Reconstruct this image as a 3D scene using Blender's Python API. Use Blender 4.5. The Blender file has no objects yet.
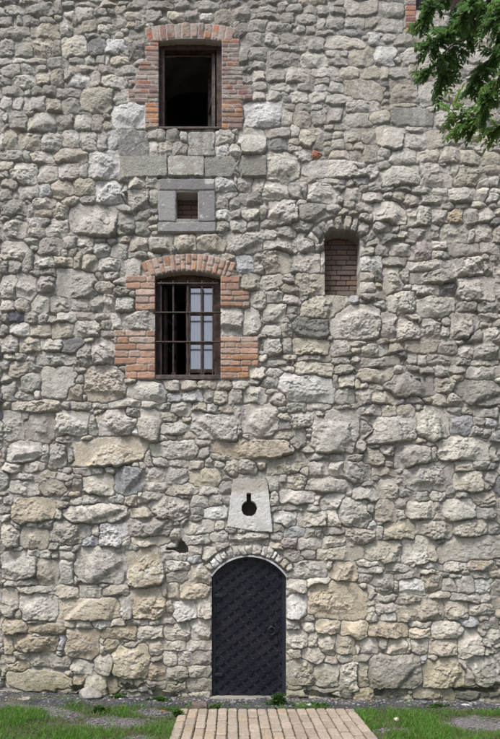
import bpy, math, random
import numpy as np
from mathutils import Vector, Matrix
random.seed(7)
SC = bpy.context.scene
COL = SC.collection
S = 90.0            # photo pixels per metre on the wall plane
D = 6.0             # camera distance from the wall
CX, HY, GY = 232.0, 560.0, 698.0      # vanishing point and ground line (px)
FPX = S * D

def P(X, Y, y=0.0):                    # a point of the wall plane, y metres behind it
    return Vector(((X - 250) / S, y, (GY - Y) / S))
def Q(X, Y, y):                        # the point y metres behind the wall seen at X, Y
    k = (D + y) / D
    return P(CX + (X - CX) * k, HY + (Y - HY) * k, y)

# ------------------------------------------------------------------ noise
_tabs = {}
def vnoise(x, y, seed):
    if seed not in _tabs:
        _tabs[seed] = np.random.RandomState(seed).rand(256, 256).astype(np.float32)
    t = _tabs[seed]
    xf = np.floor(x); yf = np.floor(y)
    fx = (x - xf).astype(np.float32); fy = (y - yf).astype(np.float32)
    xi = xf.astype(np.int32) & 255; yi = yf.astype(np.int32) & 255
    x2 = (xi + 1) & 255; y2 = (yi + 1) & 255
    fx = fx * fx * (3 - 2 * fx); fy = fy * fy * (3 - 2 * fy)
    a = t[yi, xi] * (1 - fx) + t[yi, x2] * fx
    b = t[y2, xi] * (1 - fx) + t[y2, x2] * fx
    return (a * (1 - fy) + b * fy) * 2 - 1
def fbm(x, y, seed, n=4, g=0.5):
    o = 0; a = 1.0; s = 0
    for k in range(n):
        o = o + a * vnoise(x * 2.03 ** k, y * 2.03 ** k, seed + k); s += a; a *= g
    return o / s
def sstep(a, b, x):
    t = np.clip((x - a) / (b - a), 0, 1)
    return t * t * (3 - 2 * t)

# ------------------------------------------------------------------ materials
def mat(name, col, rough=0.8, metal=0.0, bump=0.0, bscale=40, var=0.0, vscale=8, spec=0.3, col2=None):
    m = bpy.data.materials.new(name); m.use_nodes = True
    nt = m.node_tree; b = nt.nodes['Principled BSDF']
    b.inputs['Base Color'].default_value = (*col, 1); b.inputs['Roughness'].default_value = rough
    b.inputs['Metallic'].default_value = metal
    b.inputs['Specular IOR Level'].default_value = spec
    tc = nt.nodes.new('ShaderNodeTexCoord')
    if var or col2:
        n = nt.nodes.new('ShaderNodeTexNoise'); n.inputs['Scale'].default_value = vscale; n.inputs['Detail'].default_value = 6
        r = nt.nodes.new('ShaderNodeValToRGB')
        c2 = col2 or tuple(c * (1 + var) for c in col)
        c1 = col if col2 else tuple(c * (1 - var) for c in col)
        r.color_ramp.elements[0].color = (*c1, 1); r.color_ramp.elements[1].color = (*c2, 1)
        r.color_ramp.elements[0].position = .36; r.color_ramp.elements[1].position = .64
        nt.links.new(tc.outputs['Object'], n.inputs['Vector']); nt.links.new(n.outputs['Fac'], r.inputs['Fac'])
        nt.links.new(r.outputs['Color'], b.inputs['Base Color'])
    if bump:
        n2 = nt.nodes.new('ShaderNodeTexNoise'); n2.inputs['Scale'].default_value = bscale; n2.inputs['Detail'].default_value = 8
        bp = nt.nodes.new('ShaderNodeBump'); bp.inputs['Strength'].default_value = bump; bp.inputs['Distance'].default_value = 0.01
        nt.links.new(tc.outputs['Object'], n2.inputs['Vector']); nt.links.new(n2.outputs['Fac'], bp.inputs['Height'])
        nt.links.new(bp.outputs['Normal'], b.inputs['Normal'])
    return m

def attr_mat(name, rough=0.92, bump=0.5, bscale=70, speck=0.25, sscale=120, transl=0.0):
    m = bpy.data.materials.new(name); m.use_nodes = True
    nt = m.node_tree; b = nt.nodes['Principled BSDF']; L = nt.links.new
    b.inputs['Roughness'].default_value = rough; b.inputs['Specular IOR Level'].default_value = 0.15
    at = nt.nodes.new('ShaderNodeAttribute'); at.attribute_name = 'Col'
    tc = nt.nodes.new('ShaderNodeTexCoord')
    n = nt.nodes.new('ShaderNodeTexNoise'); n.inputs['Scale'].default_value = sscale; n.inputs['Detail'].default_value = 5; n.inputs['Roughness'].default_value = .65
    L(tc.outputs['Object'], n.inputs['Vector'])
    mr = nt.nodes.new('ShaderNodeMapRange'); mr.inputs['From Min'].default_value = .3; mr.inputs['From Max'].default_value = .7
    mr.inputs['To Min'].default_value = 1 - speck; mr.inputs['To Max'].default_value = 1 + speck
    L(n.outputs['Fac'], mr.inputs['Value'])
    mx = nt.nodes.new('ShaderNodeVectorMath'); mx.operation = 'SCALE'
    L(at.outputs['Color'], mx.inputs[0]); L(mr.outputs['Result'], mx.inputs['Scale'])
    L(mx.outputs['Vector'], b.inputs['Base Color'])
    if bump:
        n2 = nt.nodes.new('ShaderNodeTexNoise'); n2.inputs['Scale'].default_value = bscale; n2.inputs['Detail'].default_value = 8; n2.inputs['Roughness'].default_value = .6
        L(tc.outputs['Object'], n2.inputs['Vector'])
        bp = nt.nodes.new('ShaderNodeBump'); bp.inputs['Strength'].default_value = bump; bp.inputs['Distance'].default_value = 0.012
        L(n2.outputs['Fac'], bp.inputs['Height']); L(bp.outputs['Normal'], b.inputs['Normal'])
    if transl:
        t = nt.nodes.new('ShaderNodeBsdfTranslucent'); L(mx.outputs['Vector'], t.inputs['Color'])
        ms = nt.nodes.new('ShaderNodeMixShader'); ms.inputs[0].default_value = transl
        out = nt.nodes['Material Output']
        L(b.outputs[0], ms.inputs[1]); L(t.outputs[0], ms.inputs[2]); L(ms.outputs[0], out.inputs['Surface'])
    return m

M_STONE = attr_mat('rubble_stone', bump=.7, bscale=55, speck=.30, sscale=90)
M_DRESS = attr_mat('dressed_stone', bump=.45, bscale=40, speck=.13, sscale=60)
M_BRICK = attr_mat('old_brick', bump=.45, bscale=90, speck=.22, sscale=110)
M_WOOD = mat('dark_wood', (.050, .030, .023), .7, bump=.5, bscale=30, var=.55, vscale=14)
M_WOOD2 = mat('grey_weathered_wood', (.085, .068, .062), .75, bump=.5, bscale=40, var=.4, vscale=20)
M_IRON = mat('black_iron', (.06, .047, .042), .55, .3, bump=.2, bscale=60, var=.3, vscale=20)
M_DOOR = mat('black_painted_steel', (.0075, .009, .0155), .5, .0, bump=.25, bscale=70, var=.35, vscale=9, spec=.28)
M_STRAP = mat('black_painted_strap', (.0125, .0152, .0262), .42, .0, bump=.3, bscale=50, vscale=5, spec=.3, col2=(.026, .028, .037))
M_BAND = mat('pale_grey_paint', (.50, .50, .52), .6, bump=.2, bscale=60, var=.25, vscale=15)
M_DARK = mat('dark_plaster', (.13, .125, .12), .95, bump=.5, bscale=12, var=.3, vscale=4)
M_SHELL = mat('grey_masonry', (.27, .255, .225), .95, bump=.9, bscale=6, var=.3, vscale=3)
M_NICHE = attr_mat('dark_brick', bump=.4, bscale=90, speck=.25, sscale=60)
M_SKYTONE = mat('pale_reflection_tone', (.37, .38, .40), .9, var=.08, vscale=3)  # pale tone standing in for sky reflected in the panes

def glass_mat():
    m = bpy.data.materials.new('window_glass'); m.use_nodes = True
    nt = m.node_tree; nt.nodes.clear(); L = nt.links.new
    o = nt.nodes.new('ShaderNodeOutputMaterial'); g = nt.nodes.new('ShaderNodeBsdfGlossy'); t = nt.nodes.new('ShaderNodeBsdfTransparent')
    g.inputs['Roughness'].default_value = 0.13; g.inputs['Color'].default_value = (.95, .92, .87, 1)
    t.inputs['Color'].default_value = (.8, .83, .85, 1)
    ms = nt.nodes.new('ShaderNodeMixShader'); ms.inputs[0].default_value = .30; L(t.outputs[0], ms.inputs[1]); L(g.outputs[0], ms.inputs[2])
    L(ms.outputs[0], o.inputs['Surface']); return m
M_GLASS = glass_mat()

# ------------------------------------------------------------------ mesh helpers
class MB:
    def __init__(s): s.v = []; s.f = []; s.c = []
    def add(s, vs, fs, col=None):
        o = len(s.v); s.v += [tuple(v) for v in vs]; s.f += [tuple(i + o for i in f) for f in fs]
        s.c += [col or (1, 1, 1)] * len(vs)
    def box(s, lo, hi, col=None, bev=0.0, jit=0.0):
        x0, y0, z0 = lo; x1, y1, z1 = hi
        if bev <= 0:
            vs = [(x, y, z) for x in (x0, x1) for y in (y0, y1) for z in (z0, z1)]
            if jit: vs = [tuple(c + random.uniform(-jit, jit) for c in v) for v in vs]
            s.add(vs, [(0, 1, 3, 2), (4, 6, 7, 5), (0, 4, 5, 1), (2, 3, 7, 6), (0, 2, 6, 4), (1, 5, 7, 3)], col); return
        c = [(x0 + x1) / 2, (y0 + y1) / 2, (z0 + z1) / 2]; h = [(x1 - x0) / 2, (y1 - y0) / 2, (z1 - z0) / 2]
        vs = []; ix = {}
        for sx in (-1, 1):
            for sy in (-1, 1):
                for sz in (-1, 1):
                    for ax in range(3):
                        q = [h[0] - bev, h[1] - bev, h[2] - bev]; q[ax] += bev
                        ix[(sx, sy, sz, ax)] = len(vs)
                        vs.append(tuple(c[k] + (sx, sy, sz)[k] * q[k] + random.uniform(-jit, jit) for k in range(3)))
        fs = []
        for ax in range(3):
            a, b = [k for k in range(3) if k != ax]
            for sg in (-1, 1):
                q = []
                for (sa, sb) in ((-1, -1), (1, -1), (1, 1), (-1, 1)):
                    t = [0, 0, 0]; t[ax] = sg; t[a] = sa; t[b] = sb; q.append(ix[(*t, ax)])
                fs.append(tuple(q))
            for sa in (-1, 1):
                for sb in (-1, 1):
                    t = [0, 0, 0]; t[a] = sa; t[b] = sb
                    t[ax] = -1; p0 = (ix[(*t, a)], ix[(*t, b)]); t[ax] = 1; p1 = (ix[(*t, a)], ix[(*t, b)])
                    fs.append((p0[0], p1[0], p1[1], p0[1]))
        for sx in (-1, 1):
            for sy in (-1, 1):
                for sz in (-1, 1):
                    fs.append(tuple(ix[(sx, sy, sz, k)] for k in range(3)))
        s.add(vs, fs, col)
    def tube(s, pts, r, n=8, col=None, cap=True):
        pts = [Vector(p) for p in pts]; rs = r if isinstance(r, (list, tuple)) else [r] * len(pts)
        rings = []; ref = None
        for i, p in enumerate(pts):
            t = (pts[min(i + 1, len(pts) - 1)] - pts[max(i - 1, 0)]).normalized()
            if ref is None: ref = t.orthogonal().normalized()
            u = (ref - t * ref.dot(t))
            u = u.normalized() if u.length > 1e-6 else t.orthogonal().normalized()
            ref = u; w = t.cross(u)
            rings.append([p + (u * math.cos(2 * math.pi * k / n) + w * math.sin(2 * math.pi * k / n)) * rs[i] for k in range(n)])
        vs = [q for g in rings for q in g]; fs = []
        for i in range(len(pts) - 1):
            for k in range(n):
                fs.append((i * n + k, i * n + (k + 1) % n, (i + 1) * n + (k + 1) % n, (i + 1) * n + k))
        if cap: fs += [tuple(range(n))[::-1], tuple(range((len(pts) - 1) * n, len(pts) * n))]
        s.add(vs, fs, col)
    def prism(s, poly, y0, y1, col=None):          # polygon in x,z extruded along y
        n = len(poly); vs = [(x, y0, z) for x, z in poly] + [(x, y1, z) for x, z in poly]
        fs = [tuple(range(n)), tuple(range(n, 2 * n))[::-1]] + [(k, k + n, (k + 1) % n + n, (k + 1) % n) for k in range(n)]
        s.add(vs, fs, col)
    def build(s, name, m, parent=None, smooth=False, colors=False):
        me = bpy.data.meshes.new(name); me.from_pydata(s.v, [], s.f); me.update()
        import bmesh
        bm = bmesh.new(); bm.from_mesh(me); bmesh.ops.recalc_face_normals(bm, faces=bm.faces); bm.to_mesh(me); bm.free()
        if colors:
            a = me.color_attributes.new('Col', 'FLOAT_COLOR', 'POINT')
            a.data.foreach_set('color', np.array([(*c, 1) for c in s.c], np.float32).ravel())
        if smooth: me.polygons.foreach_set('use_smooth', [True] * len(me.polygons))
        me.materials.append(m)
        o = bpy.data.objects.new(name, me); COL.objects.link(o); o.parent = parent
        return o
def np_mesh(name, V, F, C, m, parent=None, smooth=True):
    me = bpy.data.meshes.new(name)
    n, k = F.shape
    me.vertices.add(len(V)); me.vertices.foreach_set('co', np.ascontiguousarray(V, np.float32).ravel())
    me.loops.add(n * k); me.loops.foreach_set('vertex_index', np.ascontiguousarray(F, np.int32).ravel())
    me.polygons.add(n); me.polygons.foreach_set('loop_start', np.arange(0, n * k, k, dtype=np.int32))
    try: me.polygons.foreach_set('loop_total', np.full(n, k, np.int32))
    except Exception: pass
    me.update(calc_edges=True)
    if C is not None:
        a = me.color_attributes.new('Col', 'FLOAT_COLOR', 'POINT')
        a.data.foreach_set('color', np.ascontiguousarray(np.c_[C, np.ones(len(C))], np.float32).ravel())
    me.polygons.foreach_set('use_smooth', np.full(n, smooth, bool))
    me.materials.append(m); me.validate()
    o = bpy.data.objects.new(name, me); COL.objects.link(o); o.parent = parent
    return o
def empty(name, loc=(0, 0, 0), parent=None):
    o = bpy.data.objects.new(name, None); COL.objects.link(o); o.location = loc; o.parent = parent; o.empty_display_size = .2
    return o
def tag(o, label=None, cat=None, group=None, kind=None):
    for k, v in (('label', label), ('category', cat), ('group', group), ('kind', kind)):
        if v: o[k] = v
    return o

tower = tag(empty('stone_tower'), 'old rubble stone tower wall with brick edged windows and a black arched door', 'building')

# ================================================================== THE WALL FACE
STONES = """T 0 0
60 0 90 12 g
85 8 170 48 g
10 12 80 48 g
175 0 205 40 g
205 2 245 22 g
245 0 320 14 t
325 0 385 18 t
388 0 450 20 g
215 36 252 56 l
255 20 308 56 l
310 25 355 48 g
385 18 420 40 t
0 50 35 82 g
50 52 72 80 g
72 52 130 80 g
135 52 178 72 g
0 85 95 125 g
100 78 192 125 t
195 55 240 115 g
255 68 322 108 t
330 52 370 75 g
330 78 385 105 l
390 60 420 88 g
275 110 330 125 g
335 108 360 122 g
380 104 410 124 t
0 127 45 185 g
48 128 106 186 g
110 126 170 187 t
172 130 203 180 g
205 115 288 184 l
295 125 350 180 d
350 125 418 178 w
405 120 440 150 g
40 190 98 208 l
95 192 150 210 t
155 185 225 222 g
228 188 280 210 g
282 186 315 210 l
230 212 320 235 t
320 182 352 210 g
355 180 370 213 g
371 182 425 213 t
0 218 65 255 l
65 212 120 242 g
330 218 375 243 l
380 213 450 246 l
0 255 30 280 g
45 244 115 286 l
120 235 165 275 t
170 230 213 278 t
215 230 240 260 l
232 246 295 290 w
300 235 335 288 g
340 248 408 295 l
409 255 425 290 g
0 285 80 315 g
85 290 105 312 l
110 283 138 312 g
139 282 185 312 g
190 288 263 320 g
0 318 40 372 l
42 320 75 358 l
80 316 153 364 l
154 322 203 370 t
207 325 260 372 g
265 294 373 373 t+
380 300 420 342 l
372 344 482 422 w+
T 117 0
0 60 30 90 l
0 100 20 125 g
20 120 55 150 g
0 150 30 180 l
0 185 45 210 l
60 65 95 100 g
100 33 145 70 g
165 35 220 68 t
222 35 275 65 g
278 38 322 65 l
325 35 388 75 t
390 20 440 65 g
30 0 100 28 g
105 0 180 28 g
190 0 260 28 g
270 0 340 28 g
350 0 430 18 g
440 0 500 25 g
36 96 92 190 m
25 265 45 290 g
390 70 435 120 m
440 60 500 100 g
415 105 500 150 g
410 152 440 200 m
445 152 500 195 g
445 200 500 225 g
450 228 500 268 l
456 270 500 300 g
456 302 500 332 l
T 233 0
60 8 145 38 g
148 0 175 30 g
180 8 225 35 g
235 15 275 45 g
280 12 320 45 g
325 0 375 20 g
380 0 480 46 t-
60 40 150 60 g
155 40 200 75 g
215 42 275 78 g
0 65 25 90 g
30 65 105 97 g
110 72 195 97 g
240 82 272 105 g
215 80 238 105 g
280 60 312 95 g
312 50 375 95 g
380 55 440 90 g
445 55 495 88 g
35 110 95 148 g
98 108 152 152 l
160 112 235 145 g
180 148 240 165 g
245 118 310 165 g
280 98 340 116 g
312 120 440 160 l
345 98 440 114 d
452 105 503 150 w
60 160 120 195 g
60 198 115 222 l
120 170 225 220 g
230 168 313 220 l
315 185 385 220 g
385 155 470 218 t
475 155 545 213 w
65 225 150 267 w+
172 222 255 273 l
265 220 350 253 l
358 220 413 262 t
420 225 490 262 t
275 255 315 275 g
75 270 128 300 l
130 275 220 308 l
222 278 268 300 g
275 278 312 304 w
315 272 370 305 l
372 266 500 328 t-
72 303 105 332 l
108 303 160 335 l
165 310 192 335 g
195 302 252 338 l
255 303 313 336 l
315 310 395 345 l
40 335 165 418 w
170 345 213 372 g
215 338 262 365 g
265 345 300 370 g
T 350 0
95 5 180 55 g
85 57 178 105 g
65 102 143 150 w
150 112 240 150 g
160 150 190 172 g
172 160 225 210 l
135 190 168 210 g
105 218 130 262 t
132 222 198 258 g
196 212 230 240 t
210 241 275 262 g
135 264 225 342 t
230 275 300 350 l
105 265 132 290 d
302 275 420 345 t
110 344 215 360 t
350 150 380 230 l
440 80 490 130 t
400 60 440 110 t
T 0 90
150 20 203 74 t
40 20 75 57 l
208 24 262 74 g
78 16 155 64 l
35 66 85 128 g
0 75 32 105 l
90 74 185 134 l+
180 78 246 128 g
250 82 303 130 l
305 78 345 132 g
0 136 12 195 l
12 136 56 196 t
62 137 135 195 t
132 140 204 197 l
208 135 262 190 l
265 135 322 198 l
323 137 358 196 g
362 130 400 192 w
398 133 492 215 d-
0 200 78 232 g
82 198 102 232 g
104 204 172 236 l
180 196 290 240 t+
296 200 397 293 w+
0 236 50 266 t
42 236 122 308 l
122 250 188 306 l
192 236 270 296 l
262 244 292 288 l
0 268 30 290 g
0 292 60 325 g
0 322 40 372 g
62 315 124 362 l
126 312 172 352 b
170 298 240 358 t
246 288 320 348 t
318 302 420 385 w
386 284 420 312 g
422 288 480 326 l
420 328 500 410 g
205 348 262 385 t
265 350 318 385 g
60 364 100 385 g
108 355 180 390 l
T 117 90
100 128 165 165 g
165 128 205 165 g
208 133 232 166 w
108 170 140 215 l
138 165 182 215 t
184 170 236 212 g
240 140 325 217 s
330 134 390 178 l
327 176 372 217 w
376 180 416 217 l
408 124 500 214 l+
8 218 167 287 s
168 220 291 287 s
293 220 412 287 s
414 220 497 287 s
0 286 32 312 l
36 290 86 328 l
90 288 136 328 l
330 290 403 336 w
404 290 452 336 g
452 292 492 345 l
330 340 402 372 g
T 233 90
38 38 168 122 l-
170 58 204 112 l
204 64 257 122 t
205 28 260 55 g
265 62 320 112 g
320 55 365 108 g
382 36 480 72 l
380 72 465 122 l
118 124 192 157 g
196 114 222 150 l
222 125 294 190 l
116 162 184 200 d
186 158 218 182 t
182 178 230 210 l
192 196 262 236 l
262 204 288 224 r
300 138 330 165 g
326 140 370 162 l
372 132 430 174 t
330 166 374 198 t
374 174 404 198 t
405 172 436 200 t
388 198 422 230 t
432 180 482 238 t
432 128 478 180 t
318 200 390 230 t
0 218 26 285 s
26 220 107 287 g
110 202 222 302 l+
240 234 480 290 l
216 300 250 355 g
248 308 358 375 l
292 290 375 312 l
376 294 418 318 l
330 314 376 338 g
366 320 432 365 l
102 304 182 362 l
72 296 104 340 g
22 292 72 330 g
0 292 18 335 w
25 338 100 380 g
420 306 455 335 g
440 336 500 372 l
298 188 330 212 g
258 145 300 195 g
T 350 90
130 58 272 117 g-
112 40 218 62 t
288 66 330 122 l
190 118 268 136 l
255 132 312 190 t
185 150 258 194 l+
88 122 182 196 l+
96 192 138 218 l
132 194 222 246 l+
226 194 294 240 t+
298 190 370 240 t+
366 196 440 250 t+
300 240 328 256 t
92 238 134 264 l
330 245 370 285 l
110 250 244 318 l+
228 244 345 320 l+
355 250 450 318 t+
440 200 500 242 t
415 186 452 215 l
430 140 497 190 l
372 180 412 198 g
456 246 503 276 t
424 292 470 322 l
470 280 500 316 l
140 336 190 370 t
50 336 138 372 g
62 302 108 335 g
112 316 150 335 g
154 318 202 336 g
205 318 270 350 g
274 322 330 350 l
332 324 422 372 l+
422 322 466 362 l
240 346 325 375 l
180 342 238 380 g
466 340 500 372 l
0 320 40 366 l
0 240 90 282 l
0 283 60 316 g
340 90 420 130 t
T 0 180
60 10 126 60 l
124 10 172 52 b
170 0 240 55 t
244 0 318 48 l
0 16 58 58 g
210 50 262 77 t
264 52 312 74 g
322 10 420 76 l+
425 28 496 80 g
100 56 184 122 l
185 74 226 124 t
228 74 386 184 l+
390 76 448 108 g
388 108 446 180 g
450 82 500 130 g
448 132 500 180 g
0 66 96 118 g
0 120 30 134 g
40 116 76 132 g
92 123 124 152 w
128 125 164 152 g
0 134 86 188 l
90 154 150 188 t
155 128 222 188 l
80 190 126 212 l
0 206 92 268 l
128 190 206 250 g
208 186 254 222 l
258 188 310 220 l
312 184 356 204 g
358 190 388 212 g
310 203 368 256 w
370 208 428 262 l
392 183 438 206 t
432 190 497 238 t
76 236 112 300 l
114 246 180 296 l
180 250 243 288 t
200 226 228 250 l
230 224 258 250 g
248 232 272 290 t
268 246 322 298 t
326 254 412 300 l
416 260 468 320 l
0 270 28 314 g
26 256 76 306 g
100 298 130 326 g
135 290 182 318 g
0 315 56 400 l
52 305 118 400 l
122 318 180 372 g
184 292 320 395 g
316 306 340 328 g
345 302 390 330 g
T 117 180
0 10 32 78 l
32 34 105 78 g
104 30 136 80 g
5 78 60 108 g
62 84 134 130 g
6 110 58 180 g
60 132 135 182 g
42 240 104 258 g
110 188 186 234 l
188 182 266 232 t
258 178 360 236 t
362 170 490 242 l+
396 250 456 306 b
330 176 356 196 g
330 48 374 90 g
374 52 406 92 g
408 38 480 90 g
330 96 376 136 w
378 94 414 126 g
415 92 474 128 l
330 140 374 172 g
376 130 434 176 g
434 132 474 166 g
488 170 500 200 w
414 310 480 368 t
460 232 500 306 l
0 260 20 300 l
26 264 76 320 l
T 233 180
106 4 182 60 l+
20 10 70 40 g
20 46 98 86 g
30 92 88 128 g
0 92 28 126 g
88 82 112 126 g
45 134 90 168 l
0 130 44 172 g
120 66 216 142 l+
190 10 240 60 g
252 10 354 76 l+
222 78 312 134 g
318 78 360 102 g
364 22 432 66 t
370 66 412 92 t
412 74 472 106 g
434 38 500 74 l
340 48 374 76 g
100 130 142 156 g
142 152 210 190 g
0 176 98 242 l
98 164 158 196 l
102 194 210 238 l
214 174 268 230 l
266 174 302 202 l
270 208 304 230 g
10 250 70 306 b
76 232 188 308 t
202 242 296 300 l
294 238 310 302 l
208 306 310 385 t
24 312 94 366 t
94 314 168 370 l
165 308 204 334 l
188 290 208 306 g
425 220 478 246 l
425 248 500 300 w
426 304 478 330 t
424 336 476 372 l
310 160 305 160 g
T 350 180
44 38 132 76 l
110 14 160 38 g
24 74 80 106 g
80 76 190 148 l+
134 36 180 70 g
180 40 240 84 l
242 44 326 96 l
196 14 268 50 g
274 22 328 50 g
330 24 424 92 l
190 86 274 152 l
276 98 326 144 g
328 98 378 143 o
380 94 430 144 g
420 24 468 64 g
460 40 500 84 l
432 90 490 138 l
84 134 140 172 g
140 150 164 176 g
164 148 194 164 g
196 152 272 190 g
274 144 302 190 g
302 146 394 204 l
392 164 424 208 l
424 146 486 206 l
150 166 200 192 g
84 212 132 250 g
136 208 202 254 l
204 206 274 264 p
276 200 325 230 l
276 230 338 260 l
330 208 440 248 g
440 206 500 244 g
112 252 196 284 g
200 264 342 298 l
340 258 444 318 l+
442 276 476 312 g
470 250 500 272 g
112 290 182 372 l
155 292 202 340 g
200 300 345 342 g
360 320 484 400 l+
300 340 360 372 d
210 342 305 375 l
80 300 112 336 g
34 304 84 332 l
34 336 84 372 l
T 0 270
0 86 48 136 l
50 86 98 136 t
100 86 158 140 l
160 84 232 138 l
235 84 296 130 l
298 80 338 138 l
340 82 382 134 l
378 84 448 134 l
405 138 523 198 l
28 136 76 174 k
0 138 28 174 g
80 140 120 180 g
120 146 155 178 g
155 150 188 176 t
190 138 248 172 l
252 140 306 164 g
312 138 352 160 l
364 142 402 194 l
334 162 364 194 g
0 180 24 220 g
30 178 98 220 l
100 176 172 220 t
174 174 240 224 t
246 166 328 218 l
330 196 380 218 g
68 222 132 274 t
0 220 64 272 g
136 224 210 270 l
208 222 280 280 d-
308 232 380 310 l+
254 246 310 318 g
10 272 48 298 l
52 276 86 302 g
88 276 116 306 g
116 276 248 318 l
26 306 90 356 t
0 300 28 330 g
92 310 136 340 g
136 322 250 420 l-
280 318 415 435 t+
68 338 128 400 g
0 352 40 385 g
245 350 280 375 g
T 117 270
0 86 58 134 l
18 140 124 198 l
348 124 420 214 l+
422 128 475 212 l
415 12 482 66 t
442 74 496 128 l
472 214 503 230 g
476 232 503 274 l
476 278 503 316 l
444 320 503 362 t
T 233 270
54 76 112 128 l
106 14 172 64 l
108 64 164 106 l
168 78 224 110 l
224 80 280 96 g
206 8 310 78 t
150 20 200 40 g
226 82 380 164 t+
392 84 422 108 b
104 112 176 168 l
176 114 226 144 g
180 140 210 170 g
166 152 194 178 g
102 186 162 224 l
160 176 194 220 g
196 154 322 220 d-
330 114 492 226 l+
90 226 162 280 l
162 224 200 278 g
200 228 320 284 t
90 284 156 316 l
166 284 214 314 l
58 318 156 358 t
154 320 208 342 l
220 284 330 306 g
336 290 420 312 g
340 314 424 346 g
330 232 398 284 l
424 90 500 106 g
T 350 270
38 70 120 104 g
82 98 118 126 w
130 72 222 138 l+
210 44 306 84 l
230 88 352 152 l
102 138 156 224 g
194 140 246 174 l
152 156 234 230 l+
240 156 306 234 g
276 154 304 172 g
300 182 332 220 l
308 156 340 182 g
338 138 436 226 l+
370 98 432 134 g
430 104 500 140 g
440 140 500 166 g
450 190 503 232 l
395 190 448 238 g
94 226 130 246 t
132 224 162 244 l
130 240 184 274 t
40 246 124 282 l
190 236 298 276 t-
300 238 360 280 g
370 248 420 288 l
416 240 500 296 g
186 280 228 310 g
226 280 262 318 l
262 284 360 312 g
0 290 36 316 l
40 288 160 320 g
360 292 404 314 g
404 296 500 320 g
0 318 34 346 l
30 330 150 375 t
150 316 186 342 l
188 316 226 338 g
228 320 280 348 g
284 320 330 350 l
334 316 396 344 g
380 320 510 362 l
190 344 280 372 g
T 0 360
26 6 92 54 t
95 10 135 42 g
0 64 50 134 l
54 36 116 126 g
112 96 132 130 l
40 130 192 172 t
0 134 36 158 t
0 165 76 264 l
180 168 292 252 l
320 164 450 252 l+
84 178 186 268 g
68 174 100 206 g
314 158 356 186 l
306 138 366 160 g
368 128 468 156 l
238 138 300 164 g
222 78 276 130 t
290 184 322 250 g
412 160 460 190 g
440 224 466 250 w
460 164 535 264 l+
16 266 132 338 l
134 278 162 340 l
162 276 220 360 l
236 260 490 352 T+
80 338 148 368 l
0 342 60 372 t
240 352 300 385 g
300 350 345 385 g
190 252 240 276 g
268 112 296 130 l
205 138 236 160 g
0 270 20 330 g
220 290 256 345 g
T 117 360
40 70 172 132 l+
154 64 210 100 l
212 62 266 98 t
266 62 326 96 t
332 62 384 94 t
388 64 440 100 l
436 64 472 80 g
80 136 146 158 l
146 136 178 160 g
162 106 218 138 b
220 106 286 140 b
288 100 324 142 g
328 98 370 146 l
370 98 420 146 l
182 138 246 186 l
250 144 298 174 t
300 144 344 180 g
344 146 388 180 t
388 150 424 196 g
72 168 242 260 t+
248 178 404 264 l+
418 148 540 250 l+
422 90 500 144 l
112 270 268 330 l
256 262 306 286 g
318 268 580 330 T
272 290 306 322 g
244 332 290 372 t
172 332 240 356 l
118 320 172 356 l
92 292 116 356 g
70 340 92 362 l
62 226 74 250 w
360 330 405 380 t
410 330 470 375 g
318 310 380 332 t
296 318 318 356 l
398 214 420 258 g
T 233 360
44 66 150 144 l
4 66 54 106 l
50 62 88 80 l
90 0 210 18 g
210 8 340 55 t-
156 44 338 138 W+
128 112 176 152 g
34 150 174 250 g+
180 142 250 176 g
250 142 324 168 g
192 172 276 224 l
270 166 320 196 l
196 232 242 296 g
268 164 424 306 g++
338 14 400 46 l
356 52 408 94 t
402 66 424 94 t
340 94 404 146 g
330 40 354 90 g
340 148 420 164 g
420 150 500 186 l
432 188 500 270 l
408 262 446 306 g
250 312 314 332 g
322 318 372 338 g
372 314 440 334 l
74 322 112 358 t
116 314 250 380 t
172 280 198 310 g
412 96 470 146 g
440 300 510 350 g
250 340 315 380 l
318 340 370 380 l
0 128 34 190 g
410 0 500 16 g
T 350 360
34 26 124 90 t
122 42 284 116 g+
148 14 190 50 g
190 14 228 44 g
228 12 276 46 g
274 20 330 54 g
326 20 500 66 g+
282 58 350 108 t
356 68 510 148 g+
270 110 324 150 t
324 110 386 152 t
0 110 80 148 g
28 150 104 180 l
104 152 156 190 t
158 148 220 182 t
218 148 246 166 l
320 152 370 180 g
372 160 412 182 t
420 160 500 190 g
44 188 220 274 l++
222 154 336 264 L+
338 186 410 244 b
400 220 442 252 g
420 190 456 222 g
454 190 495 222 b
440 230 474 256 g
294 258 468 334 l+
150 286 266 356 g+
48 284 122 354 l
270 286 294 334 g
18 262 56 308 g
0 310 48 336 l
20 344 64 375 b
350 332 410 372 t
415 336 464 366 l
75 360 160 385 t
470 290 500 340 g
100 280 150 320 g
260 340 345 376 l
T 0 450
282 52 346 80 l
346 52 380 76 g
0 40 62 78 g
20 98 128 146 l
136 98 222 152 t
38 78 108 98 g
126 70 188 96 t
190 78 236 98 l
212 62 234 80 g
240 78 268 96 g
240 96 272 132 g
270 84 380 152 t
386 60 466 148 b
466 38 484 66 g
478 66 500 104 t
42 158 182 238 T
190 168 230 200 t
182 196 212 232 l
0 184 28 214 g
0 158 38 184 g
0 215 36 238 l
236 158 272 184 t
212 182 424 240 L+
276 150 344 182 l
345 154 412 180 g
412 150 456 182 t
172 140 196 154 g
200 136 232 160 g
0 242 54 320 t+
62 256 160 330 t
30 238 60 264 w
82 238 124 256 w
126 234 172 264 g
168 242 298 314 g+
266 284 322 324 b
300 252 334 286 l
326 246 422 326 w
398 286 434 334 l
168 302 198 334 g
198 316 240 334 l
240 312 270 338 g
426 192 532 228 t
424 228 570 290 g+
434 290 560 320 t
132 332 172 362 l
40 322 66 338 l
70 332 128 356 l
92 320 130 332 g
436 318 460 340 g
T 117 450
90 58 158 108 l
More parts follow.
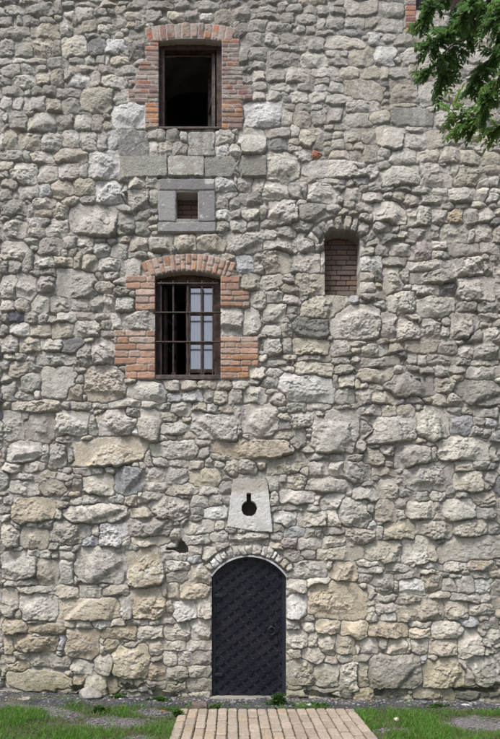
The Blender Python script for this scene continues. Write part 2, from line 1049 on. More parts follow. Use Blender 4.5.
160 56 238 104 l
240 62 338 120 T
350 32 404 98 g
404 34 490 96 g
98 106 170 138 l
160 112 282 150 t
262 124 334 152 l
72 142 150 176 l
110 156 240 232 l
240 148 306 188 l
242 188 288 216 g
244 210 280 236 g
288 188 366 230 w
306 150 352 184 g
218 234 326 280 l
220 278 310 314 l
205 232 236 258 g
312 270 376 306 l
326 234 362 268 t
376 278 500 300 l
365 258 402 280 g
340 106 382 140 g
232 316 284 352 l
286 326 340 372 l
332 306 378 340 g
164 338 234 370 l
150 308 196 338 l
204 146 244 166 g
404 256 432 280 l
T 233 450
32 30 100 92 g
110 14 250 82 t
76 20 112 58 g
264 34 316 94 g
252 10 318 32 g
318 40 370 92 l
372 40 462 102 g
372 12 440 36 l
320 14 374 38 g
224 52 262 84 g
120 86 156 134 l
156 84 180 110 l
178 82 244 130 t
246 94 398 136 g
402 120 486 172 l
124 138 150 184 l
160 136 274 178 l
272 152 292 182 l
292 148 374 196 l
168 182 244 202 g
246 180 294 204 l
355 160 458 256 l+
138 206 216 250 w
216 204 314 258 l
312 202 358 258 l
172 256 240 292 b
242 256 302 296 g
304 258 370 286 g
374 262 478 314 t
168 294 218 328 p
218 294 296 334 l
296 286 380 324 t
448 232 480 266 w
438 176 476 216 g
130 186 156 206 l
132 250 170 276 g
126 278 168 304 l
382 130 402 156 g
430 102 470 122 g
T 350 450
76 58 164 100 t
82 102 166 158 t
180 38 348 142 g+
346 32 410 74 l
412 38 462 68 g
350 70 440 138 t
460 70 500 120 g
408 134 486 184 t
326 116 354 154 g
272 126 322 172 l
222 132 272 176 g
84 166 164 248 t
188 168 284 230 l+
274 208 310 236 t
310 158 418 234 l+
152 160 190 200 g
166 196 192 232 l
80 252 116 298 l
110 236 226 306 t+
230 236 344 292 t+
354 228 462 286 t+
440 106 470 134 g
356 142 410 162 g
428 188 500 236 g
440 170 500 190 g
464 236 500 284 g
174 286 266 395 l
58 296 174 376 t
262 300 296 370 t
296 292 540 368 L-
280 174 310 208 g
T 0 540
0 36 114 134 l
120 66 190 148 t
198 66 244 146 l
252 24 414 142 l+
424 30 535 150 T+
196 38 250 66 g
244 120 260 146 g
40 150 172 174 l
178 156 264 192 t
264 152 336 194 l
346 150 428 184 t
330 142 362 158 l
0 160 56 256 t
62 180 192 266 l
196 194 398 268 T+
392 190 440 260 l
436 164 550 264 T
12 260 92 310 y+
92 276 218 318 y+
44 318 192 372 y+
0 258 12 310 t
216 296 330 395 y
188 320 218 368 b
250 268 306 296 l
306 268 368 296 w
366 264 416 290 l
416 264 500 286 l
342 290 458 332 y
340 328 400 372 y
330 330 352 360 t
78 262 130 278 l
102 308 140 332 l
40 232 76 270 g
0 134 60 160 l
0 130 20 158 t
58 128 120 152 g
212 266 250 300 t
458 290 540 330 l
402 336 460 372 t
140 312 174 328 g
T 117 540
165 68 250 104 l
164 104 238 142 g
240 82 312 144 t
170 146 210 196 t
212 144 308 200 T
188 206 262 270 w
262 198 312 262 l
240 264 312 332 l
164 280 248 336 l
150 336 228 368 l
236 332 314 370 l
60 282 162 330 t
140 262 200 284 g
160 206 192 240 t
100 340 150 385 t
232 50 282 82 b
150 150 170 192 t
T 233 540
180 70 310 128 l
174 34 230 78 g
228 34 276 60 g
290 20 430 68 t
328 70 416 138 T
408 64 500 90 l
418 88 500 114 g
184 130 250 178 l
248 124 332 162 l+
182 180 248 264 w
252 140 448 268 Y
282 264 362 312 T
360 264 448 328 T+
448 224 482 274 l
452 148 500 200 l
230 250 276 278 l
234 276 272 310 l
182 270 222 300 g
184 304 248 362 l
250 310 284 360 l
284 318 344 385 l
346 318 410 385 t
418 112 470 140 g
450 274 584 322 T
310 70 344 98 l
T 350 540
30 90 116 112 l
128 78 214 106 l
214 76 306 100 l
240 98 306 114 l
312 68 394 104 l
398 66 490 102 y+
154 112 240 132 g
168 132 254 184 w
250 112 310 170 t
312 126 354 172 l
356 124 424 178 l
424 130 488 178 w
412 106 470 132 g
72 122 144 192 g
80 178 158 204 l
160 186 270 210 t
272 176 338 196 t
58 194 88 274 l
220 204 316 266 t+
316 208 396 266 t
398 210 490 252 l
108 246 162 272 w
86 214 156 248 l
160 224 220 274 t
368 260 428 292 b
276 276 380 330 l
202 294 276 330 T
204 274 270 294 l
430 250 464 272 l
364 308 454 395 l
428 300 456 330 g
436 316 468 360 l
120 332 194 385 t
34 328 94 385 l
206 334 266 385 t
266 330 366 385 t
464 300 500 345 l
340 176 440 206 g
440 260 500 300 g
144 138 166 168 l
T 0 627
42 36 200 140 y+
186 30 218 80 b
214 8 330 140 y+
312 88 382 158 l
378 62 500 172 Y+
354 40 402 88 y
326 50 356 104 t
330 40 352 60 t
14 38 48 96 y
0 92 50 122 t
0 130 20 172 t
20 120 90 150 y
18 150 240 212 T-
90 146 246 190 T
280 166 358 226 l+
244 160 286 198 y
356 176 402 220 t
0 62 16 92 g
400 40 430 70 t
440 172 500 200 t
180 200 280 222 g
T 117 627
152 46 228 78 l
154 80 202 132 l
200 78 252 132 l
240 42 312 82 l
252 82 310 128 g
168 0 250 44 g
252 0 312 40 l
164 134 236 184 g
236 128 308 172 l
230 172 312 220 g
100 120 160 180 y
76 40 150 110 t
164 184 236 222 g
240 218 310 242 l
166 176 210 200 g
0 170 60 205 t
75 176 165 205 g
T 233 627
180 14 248 72 l
252 22 286 68 l
288 32 344 84 T
348 38 412 90 T
420 36 498 88 T
182 70 236 108 t
236 68 310 122 l
300 90 350 122 t
350 90 400 120 g
180 112 272 196 g
276 122 354 212 g
358 120 424 218 l
416 122 466 200 t
404 206 478 248 Y
184 208 250 240 g
250 200 400 220 g
320 216 362 246 g
410 64 424 90 l
186 194 232 214 g
402 90 470 116 g
T 350 627
62 8 194 34 T
196 4 276 42 T
284 0 380 40 t
366 8 456 94 l
440 24 468 70 g
440 70 503 100 g
60 94 236 208 g+
236 94 262 136 b
260 94 296 126 t
242 106 390 202 Y+
398 88 540 196 g+
386 130 430 198 g
208 38 270 94 t
288 40 370 94 t
122 36 194 90 t
34 40 94 90 t
88 206 190 246 d
212 206 360 246 t
190 206 214 222 g
350 202 470 240 d
174 224 212 250 g
270 40 290 94 t
194 40 208 96 t
470 190 503 240 d
100 40 124 72 g
360 110 400 150 g
456 100 500 130 g"""
CODE = dict(g=(.338, .326, .294), l=(.455, .44, .395), w=(.53, .528, .512), d=(.215, .211, .204), t=(.405, .38, .322), T=(.435, .395, .315),
            y=(.37, .328, .257), Y=(.43, .388, .305), L=(.475, .458, .405), W=(.52, .515, .49), b=(.375, .38, .39), k=(.115, .12, .15), p=(.29, .252, .24),
            o=(.40, .335, .25), r=(.42, .19, .12), s=(.30, .295, .265), m=(.275, .265, .245), a=(.285, .281, .283), v=(.54, .54, .53))
rs = np.random.RandomState(11)
ST = []      # stones: dict

def stone(cx, cy, a, b, code='g', mod='', th=0.0, lab=0, p=None, col=None, cuts=True, **k):
    c = CODE[code] if col is None else col
    d = dict(cx=cx, cy=cy, a=a, b=b, th=th, p=p or rs.uniform(4.0, 9.0), lab=lab, plus=mod.count('+'), flush='-' in mod, code=code)
    d['col'] = np.array(c) * (1 + rs.normal(0, .085)) * (1 + rs.normal(0, .007, 3))
    d['cuts'] = []
    if cuts:
        for q in range(4):
            ang = math.radians(45 + 90 * q + rs.uniform(-28, 28))
            d['cuts'].append((math.cos(ang), math.sin(ang), rs.uniform(1.02, 1.5)))
        for q in range(2):
            ang = rs.uniform(0, 2 * math.pi); d['cuts'].append((math.cos(ang), math.sin(ang), rs.uniform(.95, 1.25)))
    d.update(k); ST.append(d)

ox = oy = 0
boxes = []
for ln in STONES.splitlines():
    t = ln.split()
    if not t: continue
    if t[0] == 'T': ox, oy = float(t[1]), float(t[2]); continue
    x0, y0, x1, y1 = [float(v) * .3 for v in t[:4]]
    if x1 - x0 < 1: continue
    bx = (ox + x0, oy + y0, ox + x1, oy + y1)
    ar = (bx[2] - bx[0]) * (bx[3] - bx[1]); dup = False
    for o in boxes:
        iw = min(o[2], bx[2]) - max(o[0], bx[0]); ih = min(o[3], bx[3]) - max(o[1], bx[1])
        if iw > 0 and ih > 0 and iw * ih > .36 * (ar + (o[2] - o[0]) * (o[3] - o[1]) - iw * ih): dup = True; break
    if dup: continue
    boxes.append(bx)
    code = t[4][0]; mod = t[4][1:]
    a, b = (bx[2] - bx[0]) / 2, (bx[3] - bx[1]) / 2
    th = float(t[5]) if len(t) > 5 else (0 if code == 's' else rs.normal(0, 3.5))
    lab = 8 if code == 's' and (bx[1] > 150) else 0
    stone((bx[0] + bx[2]) / 2, (bx[1] + bx[3]) / 2, a * 1.07 + .5, b * 1.07 + .5, code, mod, math.radians(th), lab,
          p=9 if code == 's' else None, cuts=code != 's')

# ---- brickwork: rows of bricks inside bands
B_OLD = [(.32, .165, .12), (.26, .15, .125), (.23, .18, .165), (.28, .20, .175), (.36, .20, .14), (.22, .15, .14), (.30, .24, .21), (.34, .17, .11)]
B_ORG = [(.46, .26, .135), (.42, .21, .12), (.47, .28, .17)]
B_SAL = [(.44, .275, .20), (.47, .325, .255), (.41, .245, .175), (.45, .29, .215), (.47, .36, .305), (.40, .27, .21), (.44, .26, .165)]
def brick_band(x0, x1, y0, y1, n, lab, pal, ragged=0):
    ph = (y1 - y0) / n
    for k in range(n):
        cy = y0 + (k + .5) * ph; x = x0 - (rs.uniform(3, 9) if k % 2 else 0)
        xa = x0
        while x < x1 - 2:
            ln = rs.choice([11.5, 21, 22.5]); xb = min(x + ln, x1)
            if x1 - xb < 5: xb = x1
            if xb - xa > 2.5:
                stone((xa + xb) / 2, cy + rs.uniform(-.2, .2), (xb - xa) / 2 - .28, ph / 2 - .32, 'r', '', math.radians(rs.normal(0, .8)), lab,
                      p=7, col=pal[rs.randint(len(pal))], cuts=False, brick=True)
            x = xb; xa = xb
BANDS1 = [(149, 158.5, 38, 46, 2, B_OLD), (144.6, 158.5, 46, 56, 2, B_OLD), (146, 158.5, 56, 60.8, 1, B_OLD), (139.5, 158.5, 60.8, 65.4, 1, B_OLD),
          (137.4, 158.5, 65.4, 70, 1, B_ORG + B_OLD[:2]), (135.5, 158.5, 70, 79.2, 2, B_OLD), (128.5, 158.5, 79.2, 83.8, 1, B_OLD), (135, 158.5, 83.8, 88.4, 1, B_OLD),
          (127.6, 158.5, 88.4, 102.2, 3, B_OLD), (144.6, 158.5, 102.2, 128.2, 5, B_ORG),
          (221.5, 239.5, 38, 66, 6, B_OLD), (221.5, 243, 66, 84, 4, B_OLD), (221.5, 253, 84, 99, 3, B_OLD), (221.5, 241, 99, 103.5, 1, B_OLD), (221.5, 243, 103.5, 117, 3, B_OLD + B_ORG),
          (221.5, 243, 117, 128.2, 2, B_OLD + B_ORG)]
BANDS2 = [(125.5, 155.5, 275, 288.5, 2, B_SAL), (135.4, 155.5, 288.5, 310, 3, B_SAL), (113.7, 155.5, 329.8, 364, 5, B_SAL), (125, 155.5, 364, 378.5, 2, B_SAL),
          (220, 239.6, 275, 290, 2, B_SAL), (220, 249.5, 290, 306.3, 3, B_SAL), (220, 258.8, 335.8, 354, 3, B_SAL), (220, 258.8, 354, 360, 1, B_ORG), (220, 258.8, 360, 366, 1, B_SAL), (220, 249.5, 366, 378.5, 2, B_SAL + B_ORG)]
BANDS3 = [(405.5, 416.5, -72, 27, 18, B_OLD + [(.36, .23, .15)]), (405.5, 416.5, 27, 33, 1, B_ORG), (468, 480, -72, 33, 18, B_OLD)]
for x0, x1, y0, y1, n, pal in BANDS1: brick_band(x0, x1, y0, y1, n, 1, pal)
for x0, x1, y0, y1, n, pal in BANDS2: brick_band(x0, x1, y0, y1, n, 2, pal)
for x0, x1, y0, y1, n, pal in BANDS3: brick_band(x0, x1, y0, y1, n, 3, pal)
ARC = {}     # label -> (cx, cy, r0, r1, a0, a1) angles from vertical, degrees
ARC[1] = (190, 238.2, 200.5, 216, -12.3, 12.0)
ARC[2] = (187.6, 381, 110.5, 128, -21.5, 22.5)
ARC[4] = (249, 601.5, 46.2, 58.5, -52, 54)
ARC[5] = (342, 256.5, 27.5, 43, -62, 70)
def arch(lab, n, pal, split=False, brick=True, gap=.5, code='l'):
    cx, cy, r0, r1, a0, a1 = ARC[lab]
    ed = np.linspace(a0, a1, n + 1) + np.r_[0, rs.uniform(-.18, .18, n - 1) * (a1 - a0) / n, 0]
    for k in range(n):
        am = math.radians((ed[k] + ed[k + 1]) / 2); w = math.radians(ed[k + 1] - ed[k])
        segs = [(r0, r1)]
        if split:
            q = r0 + (r1 - r0) * (.62 if k % 2 else .38); segs = [(r0, q), (q, r1)]
            if rs.rand() < .25: segs = [(r0, r1)]
        for ra, rb in segs:
            rm = (ra + rb) / 2
            kw = dict(col=pal[rs.randint(len(pal))] if pal else None, brick=brick)
            if not brick: rb2 = rb - rs.uniform(0, 4); 
            else: rb2 = rb
            stone(cx + rm * math.sin(am), cy - rm * math.cos(am), w * rm / 2 - gap, (rb2 - ra) / 2 - gap, rs.choice(list(code)), '' if brick else '', am + (0 if brick else rs.normal(0, .06)), lab,
                  p=7 if brick else 7, cuts=False, **kw)
arch(1, 12, [(.31, .14, .105), (.38, .16, .10), (.30, .2, .17), (.34, .26, .22), (.42, .2, .12), (.27, .15, .13)])
arch(2, 17, B_SAL + [(.42, .29, .22)], split=True)
arch(4, 15, None, brick=False, gap=.1, code='lltgLw')
arch(5, 10, None, brick=False, code='lggdgt')
# grey dressed surround of the small opening, plaque
for (x0, x1, y0, y1) in ((159, 215, 179, 190.2), (158.2, 176, 190.6, 221.6), (198.2, 215.4, 190.6, 221.6), (158, 215.6, 222, 232)):
    stone((x0 + x1) / 2, (y0 + y1) / 2, (x1 - x0) / 2 - .1, (y1 - y0) / 2 - .1, 'a', '-', 0, 6, p=16, cuts=False, slab=True, col=np.array(CODE['a']) * (1.0 if y0 > 185 else .92))
stone(250, 506, 34, 38, 'v', '-', 0, 7, p=20, cuts=False, slab=True, col=CODE['v'])

# ---- sample grid (photo pixels, finer inside the part one sees)
def axis(lo, a, b, hi, st, cst):
    return np.r_[np.arange(lo, a, cst), np.arange(a, b, st), np.arange(b, hi + cst, cst)].astype(np.float32)
STEP = 0.6
GX = axis(-125, -8, 508, 625, STEP, 1.8); GYV = axis(-95, -8, 722, 723, STEP, 1.8)
XX, YY = np.meshgrid(GX, GYV)
wx = fbm(XX / 9, YY / 9, 100, 3) * 2.3 + vnoise(XX / 2.6, YY / 2.6, 110) * .6 + fbm(XX / 22, YY / 22, 140, 2) * 1.5
wy = fbm(XX / 9, YY / 9, 120, 3) * 2.0 + vnoise(XX / 2.6, YY / 2.6, 130) * .6 + fbm(XX / 22, YY / 22, 150, 2) * 1.2
XW, YW = XX + wx, YY + wy
XB, YB = XX + wx * .26, YY + wy * .22

def inpoly(X, Y, pts):
    r = np.zeros(X.shape, bool); n = len(pts)
    for i in range(n):
        x1, y1 = pts[i]; x2, y2 = pts[(i + 1) % n]
        if y1 == y2: continue
        r ^= ((Y < y1) != (Y < y2)) & (X < (x2 - x1) * (Y - y1) / (y2 - y1) + x1)
    return r
R = np.zeros(XX.shape, np.int8)
def ring(lab, X, Y):
    cx, cy, r0, r1, a0, a1 = ARC[lab]
    rr = np.hypot(X - cx, Y - cy); an = np.degrees(np.arctan2(X - cx, cy - Y))
    return (rr > r0 - 3) & (rr < r1) & (an > a0) & (an < a1)
for lab, bands in ((1, BANDS1), (2, BANDS2), (3, BANDS3)):
    for x0, x1, y0, y1, n, pal in bands:
        R[(XB >= x0) & (XB < x1) & (YB >= y0) & (YB < y1)] = lab
for lab in (1, 2, 4, 5):
    R[ring(lab, XB, YB)] = lab
R[(XB > 157.6) & (XB < 215.8) & (YB > 178.6) & (YB < 232.3)] = 6
PLQ = [(231.4, 492), (233.4, 479.2), (267.2, 479.2), (268.8, 491.5), (270.4, 507), (272.8, 532.3), (256, 531.6), (227.2, 526.6), (229.5, 508)]
R[inpoly(XX + wx * .15, YY + wy * .15, PLQ)] = 7
R[(YB > 155.3) & (YB < 176.3) & (XB > 119) & (XB < 266.5) & (R == 0)] = 8

# ---- openings
def arch_open(X, Y, x0, x1, yb, cx, cy, r):
    return (X > x0) & (X < x1) & (Y < yb) & ((Y > cy) | (np.hypot(X - cx, Y - cy) < r))
def openings(X, Y):
    O = np.zeros(X.shape, np.int8)
    O[(X > 158.3) & (X < 222) & (Y < 127.8) & (np.hypot(X - 190, Y - 238.2) < 200.3)] = 1
    O[(X > 154.8) & (X < 220.4) & (Y < 378.6) & (Y > 255) & (np.hypot(X - 187.6, Y - 381) < 110.6)] = 2
    O[(X > 416.2) & (X < 468) & (Y < 9) & (Y > -68)] = 3
    O[(X > 211.4) & (X < 286.6) & (Y < 699) & (Y > 540) & ((Y > 601.5) | (np.hypot(X - 249, Y - 601.5) < 46.3))] = 4
    O[(X > 324.8) & (X < 360.8) & (Y < 293.6) & (Y > 215) & ((Y > 258) | (np.hypot(X - 342, Y - 256.5) < 28.5))] = 5
    O[(X > 176.2) & (X < 198) & (Y > 192) & (Y < 218.4)] = 6
    O[(np.hypot(X - 249.2, Y - 508.3) < 7.8) | ((abs(X - 248.8) < 2.2 + .5 * np.clip((496 - Y) / 3, 0, 1)) & (Y > 492.9) & (Y < 506))] = 7
    return O
HOLE = [(177.2, 541), (181, 538), (184, 541.5), (187.6, 546), (188, 552), (179, 552.4), (176, 549), (165, 549), (167, 547), (176, 546)]

# ---- fill the margins and the gaps with smaller stones
def sdf(d, X, Y):
    c, s = math.cos(d['th']), math.sin(d['th'])
    dx, dy = X - d['cx'], Y - d['cy']
    u = (dx * c + dy * s) / d['a']; v = (-dx * s + dy * c) / d['b']; p = d['p']
    au, av = np.abs(u) + 1e-6, np.abs(v) + 1e-6
    q = (au ** p + av ** p) ** (1 / p)
    g = np.sqrt((au ** (p - 1) / d['a']) ** 2 + (av ** (p - 1) / d['b']) ** 2) / q ** (p - 1)
    sd = (q - 1) / np.maximum(g, 1e-3)
    for nx, ny, cc in d['cuts']:
        g2 = math.hypot(nx / d['a'], ny / d['b'])
        sd = np.maximum(sd, (nx * u + ny * v - cc) / g2)
    return sd, u, v
gx = np.arange(-128, 630, 1.5); gy = np.arange(-98, 726, 1.5)
FX, FY = np.meshgrid(gx, gy)
F = np.full(FX.shape, 40.0)
blk = openings(FX, FY) > 0
for lab, bands in ((1, BANDS1), (2, BANDS2), (3, BANDS3)):
    for x0, x1, y0, y1, n, pal in bands: blk |= (FX > x0) & (FX < x1) & (FY > y0) & (FY < y1)
for lab in (1, 2, 4, 5): blk |= ring(lab, FX, FY)
blk |= (FX > 157) & (FX < 216) & (FY > 178) & (FY < 233); blk |= inpoly(FX, FY, PLQ); blk |= inpoly(FX, FY, HOLE)
blk |= (FX > 119) & (FX < 266) & (FY > 155) & (FY < 176.5)
def put(d):
    x0, x1 = np.searchsorted(gx, [d['cx'] - d['a'] * 1.3 - 22, d['cx'] + d['a'] * 1.3 + 22]); y0, y1 = np.searchsorted(gy, [d['cy'] - d['b'] * 1.3 - 22, d['cy'] + d['b'] * 1.3 + 22])
    w = (slice(y0, y1), slice(x0, x1))
    if F[w].size: F[w] = np.minimum(F[w], sdf(d, FX[w], FY[w])[0])
for d in ST: put(d)
# distance to blocked cells (brush)
by, bx_ = np.nonzero(blk)
F[blk] = -1
for k in range(1, 8):
    e = blk.copy()
    for ddx in range(-k, k + 1):
        for ddy in (-k, k): e |= np.roll(np.roll(blk, ddx, 1), ddy, 0)
    for ddy in range(-k, k + 1):
        for ddx in (-k, k): e |= np.roll(np.roll(blk, ddx, 1), ddy, 0)
    F[e] = np.minimum(F[e], k * 1.5)
seen = (FX > -4) & (FX < 504) & (FY > -4)
for it in range(3200):
    G = F
    k = int(np.argmax(G)); iy, ix = divmod(k, G.shape[1]); r = float(G[iy, ix])
    if r < 2.0: break
    out = not seen[iy, ix]
    ry = min(r, rs.uniform(4.5, 11) if out else 6.0); rx = min(r * rs.uniform(1.3, 2.7), rs.uniform(7, 19) if out else 11)
    stone(FX[iy, ix] + rs.uniform(-.5, .5), FY[iy, ix] + rs.uniform(-.5, .5), rx * 1.18, ry * 1.12, rs.choice(list('ggltgldt')), '', rs.normal(0, .14), 0)
    put(ST[-1])
    F[iy, ix] = min(F[iy, ix], .5)
print('stones', len(ST))

# ---- label every sample with its nearest stone
s1 = np.full(XX.shape, 60, np.float32); s2 = s1.copy(); ID = np.full(XX.shape, -1, np.int32)
def win(d, pad=7):
    m = max(d['a'] * (abs(math.cos(d['th'])) + .02), d['b'] * abs(math.sin(d['th']))) + d['b'] * abs(math.sin(d['th'])) + pad
    n = d['b'] * abs(math.cos(d['th'])) + d['a'] * abs(math.sin(d['th'])) + pad
    x0, x1 = np.searchsorted(GX, [d['cx'] - m, d['cx'] + m]); y0, y1 = np.searchsorted(GYV, [d['cy'] - n, d['cy'] + n])
    return slice(y0, y1), slice(x0, x1)
for i, d in enumerate(ST):
    w = win(d)
    if XX[w].size == 0: continue
    if d.get('slab'): X_, Y_ = XX[w] + wx[w] * .22, YY[w] + wy[w] * .22
    elif d.get('brick') or d['code'] == 's': X_, Y_ = XB[w], YB[w]
    else: X_, Y_ = XW[w], YW[w]
    sd = sdf(d, X_, Y_)[0].astype(np.float32)
    sd[R[w] != d['lab']] = 60
    a1 = s1[w]; better = sd < a1
    s2[w] = np.where(better, a1, np.minimum(s2[w], sd))
    s1[w] = np.where(better, sd, a1); I = ID[w]; I[better] = i

# ---- relief and colour
rel = (.62 + .5 * sstep(120, 260, YY + 60 * fbm(XX / 90, YY / 90, 200, 2))).astype(np.float32)   # flush pointing higher up
rel *= 1 - .28 * sstep(250, 330, XX) * (1 - sstep(130, 200, YY))
fill = sstep(.3, 3.2, s1 + 1.2 * fbm(XX / 11, YY / 11, 205, 3))
mort = (-.048 + .022 * fill + .030 * fbm(XX / 10, YY / 10, 208, 3)) * rel + .006 * fbm(XX / 7, YY / 7, 210, 4) + .0026 * fbm(XX / 1.8, YY / 1.8, 214, 2)
H = mort.copy()
mcol = np.array((.345, .334, .307)); dcol = np.array((.26, .252, .234))
k = (.5 + .5 * fbm(XX / 40, YY / 40, 220, 4))[..., None]
C = np.where(((R > 0) & (R < 4))[..., None], np.array((.40, .375, .335)), mcol * k + dcol * (1 - k)) * (1 + .10 * fbm(XX / 4, YY / 4, 226, 3)[..., None])
base_y = sstep(640, 700, YY)[..., None]
N_a = fbm(XX / 5.5, YY / 5.5, 300, 4, .55); N_b = fbm(XX / 2.1, YY / 2.1, 310, 3, .6); N_c = fbm(XX / 16, YY / 16, 320, 3)
def chips(lam, seed, grad):
    u, v = (XX + wx * .6) / lam, (YY + wy * .6) / (lam * .8); ui, vi = np.floor(u), np.floor(v)
    best = np.full(XX.shape, 9, np.float32); out = np.zeros(XX.shape, np.float32)
    t1, t2, t3, t4, t5 = [np.random.RandomState(seed + q).rand(256, 256).astype(np.float32) for q in range(5)]
    for ox_ in (-1, 0, 1):
        for oy_ in (-1, 0, 1):
            ci, cj = ui + ox_, vi + oy_; a_ = ci.astype(np.int32) & 255; b_ = cj.astype(np.int32) & 255
            dx = u - (ci + t1[b_, a_]); dy = v - (cj + t2[b_, a_]); dd2 = dx * dx + dy * dy
            hh = ((t3[b_, a_] - .5) * dx + (t4[b_, a_] - .38) * dy) * 2 * grad + (t5[b_, a_] - .5) * .7
            m = dd2 < best; best = np.where(m, dd2, best); out = np.where(m, hh, out)
    return out
CH_a = chips(9, 600, 1.0); CH_b = chips(3.6, 620, 1.0)
RID = 1 - np.abs(fbm(XX / 8, YY / 6, 330, 4, .55)) * 2.2
PIT = sstep(.30, .62, fbm(XX / 2.4, YY / 2.0, 340, 2))
STAIN = fbm(XX / 24, YY / 24, 350, 4); LICH = fbm(XX / 3.5, YY / 3.5, 360, 4, .6); PATCH = fbm(XX / 9, YY / 9, 370, 4, .55)
for i, d in enumerate(ST):
    w = win(d, 4); I = ID[w] == i
    if not I.any(): continue
    brick = d.get('brick', False); slab = d.get('slab', False); dress = d['code'] == 's'
    gap = .05 if not (brick or slab or dress) else .12
    e = np.minimum(-s1[w], (s2[w] - s1[w]) * .5 - gap)
    X_, Y_ = XX[w] - d['cx'], YY[w] - d['cy']
    size = math.sqrt(d['a'] * d['b'])
    if slab: ew = .5
    elif brick: ew = .7
    elif dress: ew = 1.1
    else: ew = min(1.5, .55 + .04 * size)
    t = np.clip(e / ew, 0, 1); prof = np.sqrt(np.maximum(1 - (1 - t) ** 2, 0))
    rl = rel[w]
    if slab:
        top = .004 + .0012 * N_a[w] + (.0018 * N_b[w] - .005 * PIT[w] * (PATCH[w] > .25) if d['lab'] == 7 else .0012 * N_b[w])
        col = d['col'] * (1 + .06 * N_a[w] + .05 * N_b[w])[..., None]
        if d['lab'] == 6:
            sp = sstep(.36, .46, PATCH[w])[..., None]; col = col * (1 - sp) + np.array((.52, .51, .49)) * sp
    elif brick:
        top = rs.uniform(-.005, .003) + .0035 * N_a[w] + .002 * N_b[w] + .004 * CH_b[w] * (PATCH[w] > .1) + X_ * rs.normal(0, .00012) + Y_ * rs.normal(0, .0005)
        col = d['col'] * (1 + .16 * N_a[w] + .12 * N_b[w])[..., None]
        sm = sstep(.05, .55, PATCH[w] + (.20 if d['lab'] == 1 else .06) + (.18 if d['lab'] == 1 and d['cy'] < 42 else 0))[..., None] * (.75 if d['lab'] == 1 else .5)
        col = col * (1 - sm) + np.array((.36, .335, .30)) * sm
    else:
        sc = min(1.0, size / 14) ** .8
        prot = rs.uniform(-.006, .014) * (.5 + sc) + .016 * d['plus'] - (.012 if d['flush'] else 0) - .006
        tilt = (rs.normal(.13, .12) + .06 * d['plus']) * (0.35 if d['flush'] or dress else 1)
        tilx = rs.normal(0, .08) * (0.35 if d['flush'] or dress else 1)
        dome = rs.uniform(.001, .007) * sc + .012 * d['plus']
        un, vn = X_ / d['a'], Y_ / d['b']
        top = prot + (tilx * X_ + tilt * Y_) / S - dome * (un * un + vn * vn) * .8 + dome * .5
        if not dress and not d['flush']:
            fac = np.zeros(X_.shape, np.float32)
            for q in range(8):
                an = rs.uniform(0, 2 * math.pi); r_ = rs.uniform(.15, .75) * (d['a'] * abs(math.cos(an)) + d['b'] * abs(math.sin(an))); m_ = rs.uniform(.15, .95)
                fac = np.minimum(fac, -m_ * (X_ * math.cos(an) + Y_ * math.sin(an) - r_) / S)
            top = top + np.maximum(fac, -.045)
        amp = rs.uniform(.7, 1.9) * (.22 if dress else .45 if d['flush'] else 1) * (.5 + .5 * sc)
        ro = rs.rand() * 50
        top = top + amp * (.006 * N_a[w] + .0045 * N_b[w] + .010 * sc * N_c[w] + .0085 * (.4 + .6 * sc) * CH_a[w] + .0048 * CH_b[w] + .0035 * sc * (np.clip(RID[w], 0, 1) ** 2 - .4) - .007 * PIT[w] * (rs.rand() < .7))
        top = top * rl
        top = np.where(top < 0, -.027 * np.tanh(-top / .027), .06 * np.tanh(top / .06))
        top = np.maximum(top, mort[w] + .006 + .5 * np.minimum(0, top - mort[w] - .006) * .3)
        k1 = rs.uniform(-.25, .35)
        st = sstep(.05, .55, STAIN[w] + k1 * .5)[..., None] * rs.uniform(.1, .5)
        col = d['col'] * (1 + .15 * N_a[w] + .10 * N_b[w])[..., None]
        warm = np.array((1.02, .965, .84)); cool = np.array((.92, .94, .965))
        col = col * (1 - st) + col * (warm if rs.rand() < .48 else cool) * st
        lc = sstep(.14, .34, LICH[w] + .10 * N_c[w] + k1 * .3)[..., None] * rs.uniform(.2, .65)
        tone = np.array((.58, .578, .56)) if rs.rand() < .55 else np.array((.15, .148, .145))
        col = col * (1 - lc) + tone * lc
    H[w] = np.where(I, mort[w] + (top - mort[w]) * prof if not (brick or slab) else np.minimum(mort[w] * .3, -.0075) + (top - np.minimum(mort[w] * .3, -.0075)) * prof, H[w])
    ct = np.clip(t * 1.7 - .25, 0, 1)[..., None]
    if brick: ct = np.clip(t * 2, 0, 1)[..., None]
    C[w] = np.where(I[..., None], C[w] * (1 - ct) + col * ct, C[w])
# lime mortar smeared over stone edges in patches
smear = -.040 + .042 * fbm(XX / 13, YY / 13, 430, 4, .6) + .008 * fbm(XX / 3, YY / 3, 436, 2)
smear *= (.6 + .4 * rel)
inn = np.where(s1 < 0, np.minimum(-s1, (s2 - s1) * .5), 0)
smear -= .010 * sstep(.5, 3.5, inn) + .02 * sstep(3, 8, inn)
sd_ = (smear - H); on = (sd_ > 0) & ((R == 0) | (R == 4))
mk = (sstep(0, .003, sd_) * on)[..., None]
H = np.where(on, smear, H); C = C * (1 - mk) + (np.array((.36, .345, .312)) * (1 + .12 * fbm(XX / 4, YY / 4, 438, 3)[..., None] + .12 * fbm(XX / 25, YY / 25, 439, 2)[..., None])) * mk

